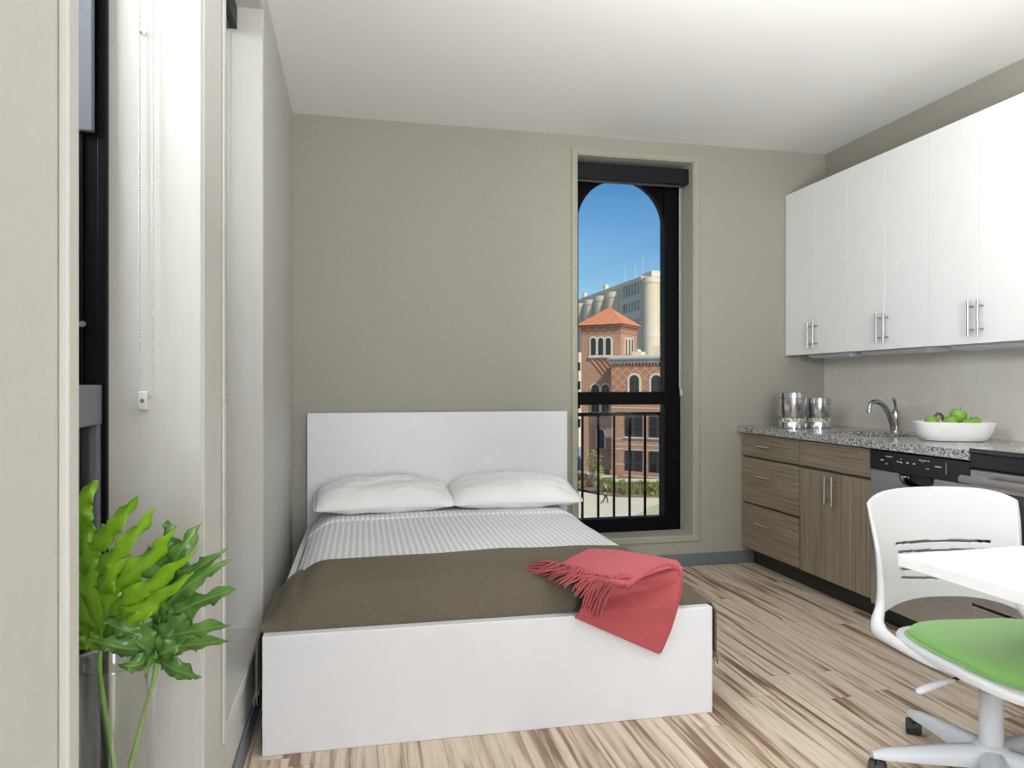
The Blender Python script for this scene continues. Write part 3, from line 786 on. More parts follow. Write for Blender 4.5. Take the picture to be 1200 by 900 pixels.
# worktop with the sink cut out
def superell(cx, cy, a, b, n=4, k=48):
    out = []
    for i in range(k):
        t = 2*PI*i/k; c_, s_ = math.cos(t), math.sin(t)
        out.append((cx+a*math.copysign(abs(c_)**(2/n), c_), cy+b*math.copysign(abs(s_)**(2/n), s_)))
    return out
CX0, CX1, CY0, CY1, CZ0, CZ1 = 2.498, 3.158, 2.524, 4.376, .874, .914
SX, SY, SA, SB = 2.800, 3.47, .165, .235
hole = superell(SX, SY, SA, SB)
bm = B()
def ring_slab(bm, z, flip):
    ov = []
    for x, y in hole:
        dx, dy = x-SX, y-SY
        t = min([(CX1-SX)/dx if dx > 1e-9 else 9e9, (CX0-SX)/dx if dx < -1e-9 else 9e9, (CY1-SY)/dy if dy > 1e-9 else 9e9, (CY0-SY)/dy if dy < -1e-9 else 9e9])
        ov.append((SX+dx*t, SY+dy*t))
    hv = [bm.verts.new((x, y, z)) for x, y in hole]; o2 = [bm.verts.new((x, y, z)) for x, y in ov]
    n = len(hole); fs = []
    for i in range(n):
        j = (i+1) % n
        # add the slab corner where the outline turns
        if abs(ov[i][0]-ov[j][0]) > 1e-6 and abs(ov[i][1]-ov[j][1]) > 1e-6:
            cxn = CX1 if max(ov[i][0], ov[j][0]) > SX+.2 else CX0; cyn = CY1 if max(ov[i][1], ov[j][1]) > SY else CY0
            cv = bm.verts.new((cxn, cyn, z)); bm.faces.new((hv[i], hv[j], o2[j], cv, o2[i]))
        else: bm.faces.new((hv[i], hv[j], o2[j], o2[i]))
    return hv
ha = ring_slab(bm, CZ1, 0); hb = ring_slab(bm, CZ0, 1)
for i in range(len(ha)):
    j = (i+1) % len(ha); bm.faces.new((ha[i], hb[i], hb[j], ha[j]))
for a, b in (((CX0,CY0),(CX1,CY0)), ((CX1,CY0),(CX1,CY1)), ((CX1,CY1),(CX0,CY1)), ((CX0,CY1),(CX0,CY0))):
    bm.faces.new([bm.verts.new((*a, CZ1)), bm.verts.new((*b, CZ1)), bm.verts.new((*b, CZ0)), bm.verts.new((*a, CZ0))])
bmesh.ops.remove_doubles(bm, verts=bm.verts, dist=1e-4)
wt = obj('worktop', bm, 'granite'); tag(wt, 'speckled grey granite worktop running over the base cabinets and dishwasher', 'countertop')
# sink bowl hung under the hole
sn = thing('kitchen_sink', 'stainless steel undermount sink let into the granite worktop', 'sink', (SX, SY, .72))
bm = B()
def bowl(u, v):
    t = 2*PI*u; prof = [(1.03, CZ0-.001), (1.0, CZ0-.002), (.985, CZ0-.03), (.965, .765), (.90, .735), (.5, .728), (.1, .724)]
    P = [Vector((a, b, 0)) for a, b in prof]; q = cat(P, v); c_, s_ = math.cos(t), math.sin(t); n = lerp(4, 2.2, v)
    return Vector((SX+SA*q.x*math.copysign(abs(c_)**(2/n), c_), SY+SB*q.x*math.copysign(abs(s_)**(2/n), s_), q.y))
surf(bm, bowl, 48, 24); obj('basin', bm, 'sink', sn, smooth=True, angle=70)
bm = B(); lathe(bm, [(.030,.722),(.042,.7255),(.044,.730),(.036,.7295),(.012,.727)], (SX, SY, 0), 24); obj('drain', bm, 'faucet', sn, smooth=True)

# faucet
fc = thing('faucet', 'brushed nickel single lever faucet arching over the sink', 'faucet', (3.035, 3.57, .914))
fx, fy = 3.035, 3.57
bm = B(); lathe(bm, [(.030,.914),(.030,.920),(.025,.926),(.022,.945),(.0225,.985),(.024,1.010),(.020,1.030),(.012,1.045),(.006,1.05)], (fx, fy, 0), 24)
obj('faucet_body', bm, 'faucet', fc, smooth=True)
sp = [(-.012,.925),(-.030,.975),(-.058,1.030),(-.095,1.070),(-.135,1.088),(-.170,1.088),(-.192,1.072),(-.198,1.045),(-.198,1.030)]
pts = [cat([Vector((fx+a, fy-.03*(-a/.2), z)) for a, z in sp], k/28) for k in range(29)]
bm = B(); tube(bm, pts, [lerp(.017, .0115, min(1, k/22)) if k < 25 else .0135 for k in range(29)], 14); obj('spout', bm, 'faucet', fc, smooth=True)
lv = [(fx+.002, fy, 1.030), (fx-.002, fy-.002, 1.055), (fx-.008, fy-.006, 1.080), (fx-.020, fy-.012, 1.098), (fx-.030, fy-.016, 1.106)]
bm = B(); tube(bm, [cat([Vector(p) for p in lv], k/14) for k in range(15)], [.012,.011,.010,.009,.008,.0075,.007,.007,.007,.0075,.0085,.0095,.010,.009,.005], 12); obj('lever_handle', bm, 'faucet', fc, smooth=True)

# canisters: steel top, band of beads in glass, steel base
M['beads'] = None
def bead_mat():
    m = mat('crackled_bead_band', (.6,.58,.42), .2); vo = N(m, 'ShaderNodeTexVoronoi'); vo.inputs['Scale'].default_value = 130
    L(m, coords(m), vo.inputs['Vector']); sp_ = N(m, 'ShaderNodeSeparateColor'); L(m, vo.outputs['Color'], sp_.inputs[0])
    L(m, ramp(m, sp_.outputs[0], [(.2, (.22,.20,.10)), (.5, (.62,.60,.45)), (.8, (.88,.87,.80))]), bsdf(m).inputs['Base Color'])
    bump(m, vo.outputs['Distance'], .6, .01); return m
M['beads'] = bead_mat()
def canister(x, y, r, h, label):
    t = thing('canister', label, 'canister', (x, y, .914), 0, 'steel canisters in the worktop corner')
    z = .9145
    bm = B(); lathe(bm, [(r-.002,z),(r,z+.002),(r,z+.036),(r-.001,z+.038)], (x,y,0), 48); obj('base', bm, 'can', t, smooth=True)
    bm = B(); lathe(bm, [(r-.002,z+.0385),(r-.002,z+.064)], (x,y,0), 48); obj('bead_band', bm, 'beads', t, smooth=True)
    bm = B(); lathe(bm, [(r-.001,z+.0645),(r,z+.066),(r,z+h-.038),(r-.0015,z+h-.037)], (x,y,0), 48); obj('body', bm, 'can', t, smooth=True)
    bm = B(); lathe(bm, [(r-.002,z+h-.0365),(r+.0006,z+h-.035),(r+.0006,z+h-.003),(r-.002,z+h),(.01,z+h)], (x,y,0), 48); obj('lid', bm, 'can', t, smooth=True)
canister(2.690, 4.045, .083, .222, 'larger polished steel canister with bead band, left of the pair in the worktop corner')
canister(2.868, 4.035, .072, .188, 'smaller polished steel canister with bead band, right of the pair nearer the faucet')

# fruit bowl and apples
BX, BY, BR = 2.862, 2.985, -TH+math.radians(-10)
fb = thing('fruit_bowl', 'white oval ceramic bowl of green apples on the worktop', 'bowl', (BX, BY, .9145), BR)
bm = B(); prof = [(.30,0),(.70,.001),(.80,.006),(.90,.030),(.97,.065),(1.0,.088),(.995,.092),(.96,.091),(.945,.085),(.90,.055),(.80,.022),(.5,.014),(.05,.014)]
def bowlfn(u, v):
    q = cat([Vector((a, b, 0)) for a, b in prof], v); t = 2*PI*u; c_, s_ = math.cos(t), math.sin(t); n = 2.7
    return Vector((.178*q.x*math.copysign(abs(c_)**(2/n), c_), .122*q.x*math.copysign(abs(s_)**(2/n), s_), q.y))
surf(bm, bowlfn, 64, 48); bmesh.ops.remove_doubles(bm, verts=bm.verts, dist=1e-5)
obj('ceramic_body', bm, 'ceramic', fb, smooth=True, angle=60, local=True)
apl = None
def make_apple():
    t = thing('apple', 'x', 'apple', (0,0,0), 0, 'green apples in the white bowl')
    pr = [(.003,-.026),(.012,-.031),(.022,-.0315),(.031,-.024),(.037,-.008),(.0385,.006),(.035,.021),(.026,.030),(.014,.0315),(.006,.026),(.001,.021)]
    P = [Vector((a, b, 0)) for a, b in pr]
    bm = B(); lathe(bm, [(max(q.x,.0006), q.y) for q in [cat(P, k/30) for k in range(31)]], (0,0,0), 28)
    for v in bm.verts:
        a = math.atan2(v.co.y, v.co.x); v.co.x *= 1+.025*math.cos(5*a)*(1 if v.co.z < 0 else .5); v.co.y *= 1+.025*math.cos(5*a)
    obj('fruit', bm, 'apple', t, smooth=True, angle=80, local=True)
    bm = B(); tube(bm, [(0,0,.020),(.001,.001,.032),(.005,.002,.042)], [.0013,.0013,.0019], 8); obj('stalk', bm, 'stemw', t, smooth=True, local=True)
    return t
def inbowl(a, b, z):
    return Vector((BX+a*math.cos(BR)-b*math.sin(BR), BY+a*math.sin(BR)+b*math.cos(BR), .9145+z))
ap = make_apple()
aps = [(-.112,-.012,.090,(.9,.3,.2),1.0,'green apple at the left end of the bowl, apart from the others'),
       (-.022,-.030,.090,(1.35,.1,.5),1.08,'green apple with its hollow turned forward, front middle of the bowl'),
       (.030,.010,.126,(.2,-.3,1.9),1.08,'topmost green apple, resting on the others in the bowl'),
       (.062,-.042,.080,(.5,.6,.7),1.0,'low green apple at the front of the bowl under the topmost one'),
       (.112,.010,.088,(-.1,.35,2.4),1.0,'green apple with upright stalk at the right end of the bowl'),
       ]
for i, (a, b, z, rot, s_, lab) in enumerate(aps):
    a, b, s_ = a*.87, b*.9, s_*.89
    o = ap if i == 0 else dup(ap, (0,0,0))
    o.location = inbowl(a, b, z-.006); o.rotation_euler = rot; o.scale = (s_,)*3; o['label'] = lab
pod = thing('dried_pod', 'curled brown dried pod tucked behind the apples in the bowl', 'dried pod', inbowl(-.045, .035, .095))
bm = B(); pp = [inbowl(-.075,.03,.085), inbowl(-.070,.03,.118), inbowl(-.052,.03,.130), inbowl(-.035,.035,.118), inbowl(-.030,.04,.095)]
tube(bm, [cat(pp, k/14) for k in range(15)], [.005+.004*math.sin(k*1.3)**2 for k in range(15)], 8); obj('husk', bm, 'stemw', pod, smooth=True)

# wall cabinets
UX, UZ0, UZ1 = 2.856, 1.381, 2.462
ucl = ['white wall cabinet in the corner nearest the arched window', 'middle white wall cabinet above the sink and bowl', 'white wall cabinet nearest the viewer, cut by the picture edge']
ucl[1] = 'white wall cabinet between the corner cabinet and the one over the dishwasher'
ucl[2] = 'white wall cabinet above the dishwasher and range end of the worktop'
for i, (a, b) in enumerate(((3.749, 4.376), (3.139, 3.747), (2.530, 3.137))):
    t = thing('wall_cabinet', ucl[i], 'cabinet', (3.0, (a+b)/2, UZ0), 0, 'white wall cabinets over the worktop')
    gbox('carcass', 'cabwhite', t, UX+.020, XR-.003, a, b, UZ0+.004, UZ1-.002)
    m_ = (a+b)/2
    for c_, d_, yh in ((m_+.001, b-.0015, m_+.027), (a+.0015, m_-.001, m_-.027)):
        d = gbox('door', 'cabwhite', t, UX, UX+.019, c_, d_, UZ0, UZ1, bev=.001)
        bar_handle((UX, yh, 1.50), 'z', .165, d, r=.006, span=.66, m='nickel')
lgl = ['slim grey under-cabinet light below the corner wall cabinet', 'slim grey under-cabinet light above the faucet, middle of the three', 'slim grey under-cabinet light nearest the range']
for i, (a, b) in enumerate(((3.80, 4.20), (3.20, 3.70), (2.56, 3.05))):
    t = thing('cabinet_light', lgl[i], 'light fixture', (2.98, (a+b)/2, UZ0-.026), 0, 'lights under the wall cabinets')
    gbox('housing', 'greyplastic', t, 2.91, 3.05, a, b, UZ0-.018, UZ0+.003, bev=.004)
    gbox('lens', 'plastic', t, 2.925, 3.035, a+.02, b-.02, UZ0-.024, UZ0-.017, bev=.003)
bm = B(); box(bm, XR-.008, XR-.001, 1.2, YB-.001, .914, UZ0+.004)
tag(obj('tile_backsplash', bm, 'tile'), 'glossy beige tile backsplash between worktop and wall cabinets', 'backsplash')
# ================================================================ TABLE AND CHAIR
TR = math.radians(2.0)
tb = thing('dining_table', 'white laminate table with squared edge beside the rolling chair', 'table', (1.40, 1.64, 0), TR)
TW, TD = 1.25, .78
bm = B(); box(bm, 0, TW, -TD, 0, .712, .742, .002); obj('tabletop', bm, 'tablewhite', tb, local=True)
for x in (.30, TW-.16):
    bm = B(); box(bm, x-.03, x+.03, -TD+.10, -.06, .688, .712, .004); obj('support_bracket', bm, 'darkgrey', tb, local=True)
    bm = B(); tube(bm, [(x+.28 if x < .5 else x, -TD/2, .03), (x+.28 if x < .5 else x, -TD/2, .69)], .03, 20); l_ = obj('leg_post', bm, 'greyplastic', tb, smooth=True, local=True)
    xx = x+.28 if x < .5 else x
    bm = B(); box(bm, xx-.03, xx+.03, -TD+.08, -.08, .012, .04, .008); obj('leg_foot', bm, 'greyplastic', tb, local=True)
bm = B(); box(bm, .30, TW-.16, -TD/2-.03, -TD/2+.03, .680, .7119, .004); obj('cross_beam', bm, 'darkgrey', tb, local=True)

CHX, CHY = 1.86, 1.80
ch = thing('office_chair', 'white plastic swivel chair with green seat pad pushed under the white table', 'chair', (CHX, CHY, 0), math.radians(-7))
# local frame: the chair faces -y
bm = B(); tube(bm, [(0,0,.085),(0,0,.275)], .032, 24); tube(bm, [(0,0,.275),(0,0,.279)], .029, 24); col_ = obj('gas_column', bm, 'greyplastic', ch, smooth=True, local=True)
bm = B(); tube(bm, [(0,0,.27),(0,0,.385)], .014, 16); obj('lift_rod', bm, 'nickel', col_, smooth=True, local=True)
# five-star base
bm = B(); lathe(bm, [(.034,.060),(.052,.062),(.055,.075),(.050,.105),(.040,.118),(.033,.120)], (0,0,0), 32)
base_ = obj('star_base', bm, 'greyplastic', ch, smooth=True, local=True)
A0 = math.radians(95)
for k in range(5):
    a = A0+k*2*PI/5; d = Vector((math.cos(a), math.sin(a), 0)); s = Vector((-d.y, d.x, 0))
    bm = B(); prev = None; secs = []
    for t in [i/8 for i in range(9)]:
        r = lerp(.035, .335, t); zt = lerp(.112, .078, t**1.3); zb = lerp(.058, .056, t); w = lerp(.036, .019, t)
        if t == 1: zt -= .006; w *= .7
        sec = [d*r+s*w*p+Vector((0,0,z)) for p, z in ((-1,zb),(-.95,lerp(zb,zt,.6)),(-.6,zt-.003),(0,zt),(.6,zt-.003),(.95,lerp(zb,zt,.6)),(1,zb))]
        secs.append([bm.verts.new(p) for p in sec])
    for x, y in zip(secs, secs[1:]):
        for i in range(7): bm.faces.new((x[i], x[(i+1)%7], y[(i+1)%7], y[i]))
    bm.faces.new(secs[0]); bm.faces.new(secs[-1][::-1])
    arm = obj('base_arm', bm, 'greyplastic', ch, smooth=True, angle=50, local=True)
    # caster
    c = d*.318; ca = a+[.9,-.5,.4,1.2,-.8][k]; ax = Vector((math.cos(ca), math.sin(ca), 0)); fw = Vector((-ax.y, ax.x, 0))
    wc = c+fw*.014+Vector((0,0,.0265))
    bm = B(); tube(bm, [c+Vector((0,0,.045)), c+Vector((0,0,.066))], .0085, 12)
    cas = obj('caster', bm, 'darkgrey', ch, smooth=True, local=True)
    for sg in (-1, 1):
        bm = B(); tube(bm, [wc+ax*sg*.0045, wc+ax*sg*.007, wc+ax*sg*.021, wc+ax*sg*.024], [.0255,.0265,.0265,.021], 24); obj('wheel', bm, 'rubber', cas, smooth=True, local=True)
    bm = B(); tube(bm, [wc+ax*-.0046, wc+ax*.0046], .018, 16); obj('wheel_hub', bm, 'darkgrey', cas, smooth=True, local=True)
# mechanism under the seat
bm = B(); box(bm, -.08, .08, -.12, .10, .372, .402, .012); obj('seat_mechanism', bm, 'greyplastic', ch, local=True, smooth=True)
# seat shell
def rsq(u, n): 
    t = 2*PI*u; c_, s_ = math.cos(t), math.sin(t)
    return math.copysign(abs(c_)**(2/n), c_), math.copysign(abs(s_)**(2/n), s_)
def seat_out(u, grow=0):
    a, b = rsq(u, 3.4); w = (.252+grow)*(1-.08*max(0, -b))
    x, y = a*w, b*(.232+grow)-.090
    return x, y
def seat_h(x, y):
    z = .418+.010*((x/.25)**2)*(1 if y > -.2 else .6)
    f = (-y-.20)/.13
    if f > 0: z -= .028*f*f
    return z
def shellfn(u, v):
    pr = [(0,-.016),(.80,-.020),(.97,-.026),(1.0,-.014),(1.0,-.002),(.97,.004),(.90,.002),(0,.0)]
    q = cat([Vector((a, b, 0)) for a, b in pr], v); x, y = seat_out(u, .018)
    x, y = x*q.x, (y+.090)*q.x-.090
    return Vector((x, y, seat_h(x, y)+q.y))
bm = B(); surf(bm, shellfn, 64, 28); bmesh.ops.remove_doubles(bm, verts=bm.verts, dist=1e-5)
obj('seat_shell', bm, 'plastic', ch, smooth=True, angle=60, local=True)
def cushfn(u, v):
    pr = [(.0,.040),(.5,.039),(.80,.036),(.93,.028),(.985,.014),(.99,.004),(.96,-.001),(0,-.001)]
    q = cat([Vector((a, b, 0)) for a, b in pr], v); x, y = seat_out(u, -.010)
    x, y = x*q.x, (y+.090)*q.x-.090
    return Vector((x, y, seat_h(x, y)+q.y+.004))
bm = B(); surf(bm, cushfn, 64, 32); bmesh.ops.remove_doubles(bm, verts=bm.verts, dist=1e-5)
obj('seat_pad', bm, 'green', ch, smooth=True, angle=70, local=True)
# backrest: curved shell with five slots, two uprights that sweep into side rails of the shell
ZB0, ZB1 = .455, .845
def bw(z): return lerp(.236, .262, smooth01((z-ZB0)/(ZB1-ZB0)))
def by(x, z):
    t = (z-ZB0)/(ZB1-ZB0)
    return .165+.055*t+.020*math.sin(PI*t)*-1 - .055*((x/.26)**2)+.055
def back_pt(a, z, off=0):
    x = a*bw(z); 
    return Vector((x, by(x, z)+off, z))
slots = [.672, .645, .618, .591, .564]
def in_slot(a, z):
    for i, s in enumerate(slots):
        half = .62 if i else .66
        if abs(a) < half and abs(z-(s-.010*(1-(a/half)**2)*(i/4)*1.0)) < .0042: return True
    return False
bm = B(); nu = 60
zs = [ZB0+(ZB1-ZB0)*k/120 for k in range(121)]
g = {}
def top_edge(a): return ZB1-.030*abs(a)**6-.012*(1-abs(a)**2)*0-.010*abs(a)**2
def bot_edge(a): return ZB0+.038*(1-abs(a)**3)
for i in range(nu+1):
    a = -1+2*i/nu
    for j in range(121):
        t = j/120; z = lerp(bot_edge(a), top_edge(a), t); g[i, j] = bm.verts.new(back_pt(a, z))
for i in range(nu):
    for j in range(120):
        a = -1+2*(i+.5)/nu; z = lerp(bot_edge(a), top_edge(a), (j+.5)/120)
        if not in_slot(a, z): bm.faces.new((g[i,j], g[i+1,j], g[i+1,j+1], g[i,j+1]))
for v in [v for v in bm.verts if not v.link_faces]: bm.verts.remove(v)
obj('backrest', bm, 'plastic', ch, smooth=True, angle=60, local=True, thick=.008)
for sg in (-1, 1):
    P = [back_pt(sg*.965, .74), back_pt(sg*.97, .64), back_pt(sg*.985, .54), back_pt(sg*1.01, .48), Vector((sg*.258, .158, .440)), Vector((sg*.264, .140, .420)), Vector((sg*.268, .105, .413)), Vector((sg*.266, .02, .407)), Vector((sg*.262, -.09, .403)), Vector((sg*.234, -.19, .402))]
    pts = [cat(P, k/40) for k in range(41)]
    rr = [lerp(.006, .017, min(1, k/14)) if k < 14 else (lerp(.017, .025, (k-14)/8) if k < 22 else lerp(.025, .004, (k-22)/18)) for k in range(41)]
    bm = B(); tube(bm, pts, rr, 14, flat=.85); obj('upright_rail', bm, 'plastic', ch, smooth=True, local=True)
# height lever on the left side of the frame
bm = B(); tube(bm, [(-.08,-.09,.380),(-.16,-.10,.366),(-.205,-.107,.358)], .0055, 10); lv_ = obj('lever_rod', bm, 'rubber', ch, smooth=True, local=True)
bm = B(); P = [Vector((-.195,-.105,.359)), Vector((-.24,-.113,.354)), Vector((-.29,-.123,.346)), Vector((-.325,-.130,.338))]
tube(bm, [cat(P, k/12) for k in range(13)], [.006,.008,.009,.010,.011,.012,.0125,.013,.0135,.0135,.013,.011,.005], 14, flat=.65); obj('lever_paddle', bm, 'greyplastic', lv_, smooth=True, local=True)

# ================================================================ VASE WITH TWO LEAVES on the near window sill
VX, VY, VZ = -.412, 1.400, .2665
vs = thing('glass_vase', 'tall clear glass vase on the near window sill holding two big leaves', 'vase', (VX, VY, VZ))
bm = B(); HV = .438
outer = [(.050,0),(.055,.002),(.057,.02),(.063,.20),(.070,.38),(.0725,HV-.004),(.0718,HV)]
inner = [(.0665,HV),(.0650,HV-.005),(.062,.38),(.055,.20),(.049,.035),(.046,.022),(.02,.019)]
lathe(bm, outer+inner, (VX, VY, VZ), 64); obj('glass_wall', bm, 'vase', vs, smooth=True, angle=80)

fV = VX*ST+VY*CT    # depth of the vase from the camera
def lp(u, v, df=0): return at(u, v, fV+df)
def leaf(name_label, mat_b, mid, lobes, petiole, seed, basew=30):
    """mid: frame points of the midrib from petiole joint to tip; lobes: (t on midrib, tip point, bend, half width px, depth of the tip)"""
    root = thing('philodendron_leaf', name_label, 'leaf', petiole[0], 0, 'leaves in the glass vase')
    midp = [lp(*p) for p in mid]
    bm = B(); lay = bm.loops.layers.uv.verify()
    for li, (t, tip, bend, hwid, df) in enumerate(lobes):
        a = cat(midp, t); e = lp(tip[0], tip[1], df)
        d = e-a; ln = d.length; side = d.cross(Vector((ST, CT, 0))).normalized()
        c = a.lerp(e, .5)+side*bend*ln+Vector((-ST, -CT, 0))*(.012 if li % 2 else .0)
        n_ = 26; m_ = 8; hw3 = hwid*1.12*fV/F
        rows = []
        for i in range(n_+1):
            s = i/n_
            p = a*(1-s)**2+c*2*s*(1-s)+e*s*s
            tg = ((c-a)*(1-s)+(e-c)*s).normalized(); nrm = tg.cross(Vector((ST, CT, 0))).normalized(); dep = nrm.cross(tg).normalized()
            w = hw3*(.85+.30*math.sin(PI*s*1.3+.3))*(1-s**7)**.5 if s < 1 else .0004
            if s > .8: w *= lerp(1, .6, (s-.8)/.2)
            row = []
            for j in range(m_+1):
                q = j/m_*2-1
                wav = 1+.26*math.sin(s*19+li*2.1+(0 if q > 0 else 1.9)+seed)+.14*math.sin(s*43+li*1.3+(0 if q > 0 else 2.2))
                off = nrm*w*q*(wav if abs(q) > .6 else 1)
                fold = dep*(abs(q)**1.3*w*.40-.5*w*.2) + dep*(.008*math.sin(s*17+li+(1.5 if q > 0 else 0))*abs(q)**2)
                row.append(bm.verts.new(p+off+fold+dep*(-.012*math.sin(PI*s))))
            rows.append(row)
        for i in range(n_):
            for j in range(m_):
                f = bm.faces.new((rows[i][j], rows[i+1][j], rows[i+1][j+1], rows[i][j+1]))
                for l_, (aa, bb) in zip(f.loops, ((i,j),(i+1,j),(i+1,j+1),(i,j+1))): l_[lay].uv = (bb/m_, aa/n_)
    obj('blade', bm, mat_b, root, smooth=True, angle=75, thick=.0008, fixn=False)
    bm = B(); pts = [cat(midp, k/20)+Vector((-ST,-CT,0))*.006 for k in range(21)]
    tube(bm, pts, [lerp(.0028, .0009, k/20) for k in range(21)], 8); obj('midrib', bm, 'petiole', root, smooth=True)
    bm = B(); pts = [cat([Vector(p) for p in petiole], k/24) for k in range(25)]
    tube(bm, pts, [lerp(.0048, .0036, k/24) for k in range(25)], 10); obj('petiole', bm, 'petiole', root, smooth=True)
    return root
leaf('bright yellow-green lobed leaf rising on the left of the glass vase', 'leafl',
     [(122,748), (117,715), (108,675), (97,635), (90,605)],
     [(.0,(62,742),.05,10,.02), (.12,(52,716),.08,10,.03), (.28,(48,684),.08,11,.03), (.45,(52,648),.06,10,.03), (.68,(62,606),.05,9,.02),
      (.80,(114,562),.12,10.5,-.02), (.64,(163,580),-.05,8.5,-.03), (.47,(184,593),-.06,8,-.045), (.33,(209,617),-.07,9.5,-.06), (.22,(229,644),-.07,9,-.075), (.12,(224,672),-.06,8.5,-.08), (.05,(192,702),-.05,8,-.05),
      (.02,(92,756),-.1,7,0), (.06,(112,640),.03,19,.0), (.12,(146,668),.0,17,-.012), (.08,(82,680),.0,18,.012), (.42,(100,600),.0,13,.005), (.30,(150,640),-.02,10,-.02)],
     [(VX+.010, VY+.030, VZ+.03), (VX+.0, VY+.02, VZ+.20), tuple(lp(117, 790)), tuple(lp(122, 748))], .3)
leaf('darker green lobed leaf leaning right over the rim of the glass vase', 'leafd',
     [(186,768), (188,740), (191,715), (196,690), (203,664)],
     [(.92,(198,610),.02,11,.03), (.78,(236,613),.07,9.5,-.01), (.62,(265,644),.07,8,-.03), (.50,(269,657),.09,7.5,-.055), (.36,(278,690),.08,9,-.06), (.20,(271,732),.06,8.5,-.07), (.08,(271,750),.06,7,-.06),
      (.0,(236,794),.06,10,-.05), (.02,(170,789),.1,9,-.06), (.04,(140,780),.05,9,-.06), (.08,(102,750),-.03,10,-.07), (.22,(122,728),-.06,10,-.05), (.42,(160,690),-.05,10,.02), (.66,(176,640),-.04,9,.03),
      (.06,(150,738),.0,17,-.04), (.10,(228,715),.0,16,-.03), (.30,(225,690),.0,14,-.02), (.04,(215,752),.0,12,-.035)],
     [(VX+.004, VY-.030, VZ+.03), (VX-.002, VY-.02, VZ+.10), tuple(lp(165, 850, .01)), tuple(lp(178, 806)), tuple(lp(186, 768))], 2.2)
# ================================================================ OUTSIDE
GZ = -10.1
bm = B(); box(bm, -300, 400, YB+.6, 600, GZ-.4, GZ); box(bm, -300, XL-.5, -200, YB+.6, GZ-.4, GZ)
g_ = obj('ground', bm, 'ground'); g_['kind'] = 'structure'
def gp(u, v, z=GZ): 
    f = F*(H-z)/(v-450); return at(u, v, f)
def slab(name, pts, z0, z1, m):
    bm = B(); prism(bm, [(p.x, p.y) for p in pts], lambda a, b, d: Vector((a, b, d)), z0, z1); return obj(name, bm, m)
pv = slab('plaza_paving', [gp(u, v) for u, v in ((560,640),(900,640),(900,555),(560,555))], GZ, GZ+.02, 'plaza')
tag(pv, 'pale concrete plaza paving in front of the brick building', 'paving')
bed_ = slab('planting_bed', [gp(u, v) for u, v in ((650,570),(681,574),(700,580),(727,583),(860,585),(860,562),(650,556))], GZ+.02, GZ+.14, 'mulch')
tag(bed_, 'brown mulched planting bed along the foot of the brick building', 'planting bed')
lw = slab('lawn_patch', [gp(u, v) for u, v in ((738,609),(762,595),(790,586),(900,586),(900,620))], GZ+.02, GZ+.10, 'lawn')
tag(lw, 'patchy lawn corner at the lower right of the plaza', 'lawn')

# railing outside the back window
RY = 4.82
rl = thing('balcony_railing', 'black metal guard railing outside the arched window', 'railing', (1.78, RY, .1))
bm = B(); box(bm, 1.30, 2.27, RY-.02, RY+.02, .965, .99, .003); obj('top_rail', bm, 'black', rl)
bm = B(); box(bm, 1.30, 2.27, RY-.015, RY+.015, .13, .155, .003); obj('bottom_rail', bm, 'black', rl)
for xx in (1.30, 2.24):
    for zz in (.13, .965):
        bm = B(); box(bm, xx, xx+.03, YB+.27, RY, zz, zz+.025, .002); obj('wall_bracket', bm, 'black', rl)
xb = on_plane_y(719.5, RY)
for k in range(-4, 4):
    x = xb+k*.1165; bm = B(); box(bm, x-.0075, x+.0075, RY-.0075, RY+.0075, .15, .97, .001); obj('baluster', bm, 'black', rl)

# ---------------------------------------------------------------- brick building
PH = math.radians(31)
o3 = cam2w(13.7, 91, GZ)
bb = thing('brick_building', 'red brick building with a square tower under a terracotta tiled hip roof', 'building', tuple(o3), -TH-PH)
BIm = WM[bb.name].inverted()
def bloc(u, v, axis, val):
    """local building point seen at a frame position on the plane local[axis] = val"""
    o = BIm @ Vector((0,0,H)); d = (BIm.to_3x3() @ (at(u, v, 1)-Vector((0,0,H)))); return o+d*((val-o[axis])/d[axis])
ze = bloc(727.7, 379, 1, 0).z
bm = B(); box(bm, -5.5, 0, 0, 5.5, 0, ze); obj('tower', bm, 'brick', bb, local=True)
bm = B(); oh = .55; zt = bloc(713, 360, 1, 2.75).z
vs_ = [bm.verts.new(p) for p in ((-5.5-oh,-oh,ze-.05),(oh,-oh,ze-.05),(oh,5.5+oh,ze-.05),(-5.5-oh,5.5+oh,ze-.05))]; tp = bm.verts.new((-2.75,2.75,zt))
for i in range(4): bm.faces.new((vs_[i], vs_[(i+1)%4], tp))
bm.faces.new(vs_[::-1]); obj('tiled_roof', bm, 'roof', bb, local=True)
bm = B()
for k in range(20):
    x = -5.75+k*.31; box(bm, x, x+.13, -.45, .0, ze-.32, ze-.08); box(bm, 0, .45, -.25+k*.31, -.12+k*.31, ze-.32, ze-.08)
obj('eave_brackets', bm, 'dentil', bb, local=True)
bm = B(); box(bm, -5.56, .06, -.06, 5.56, ze-1.15, ze-.55); box(bm, -5.62, .12, -.12, 5.62, ze-.55, ze-.42); obj('brick_frieze', bm, 'lattice', bb, local=True)
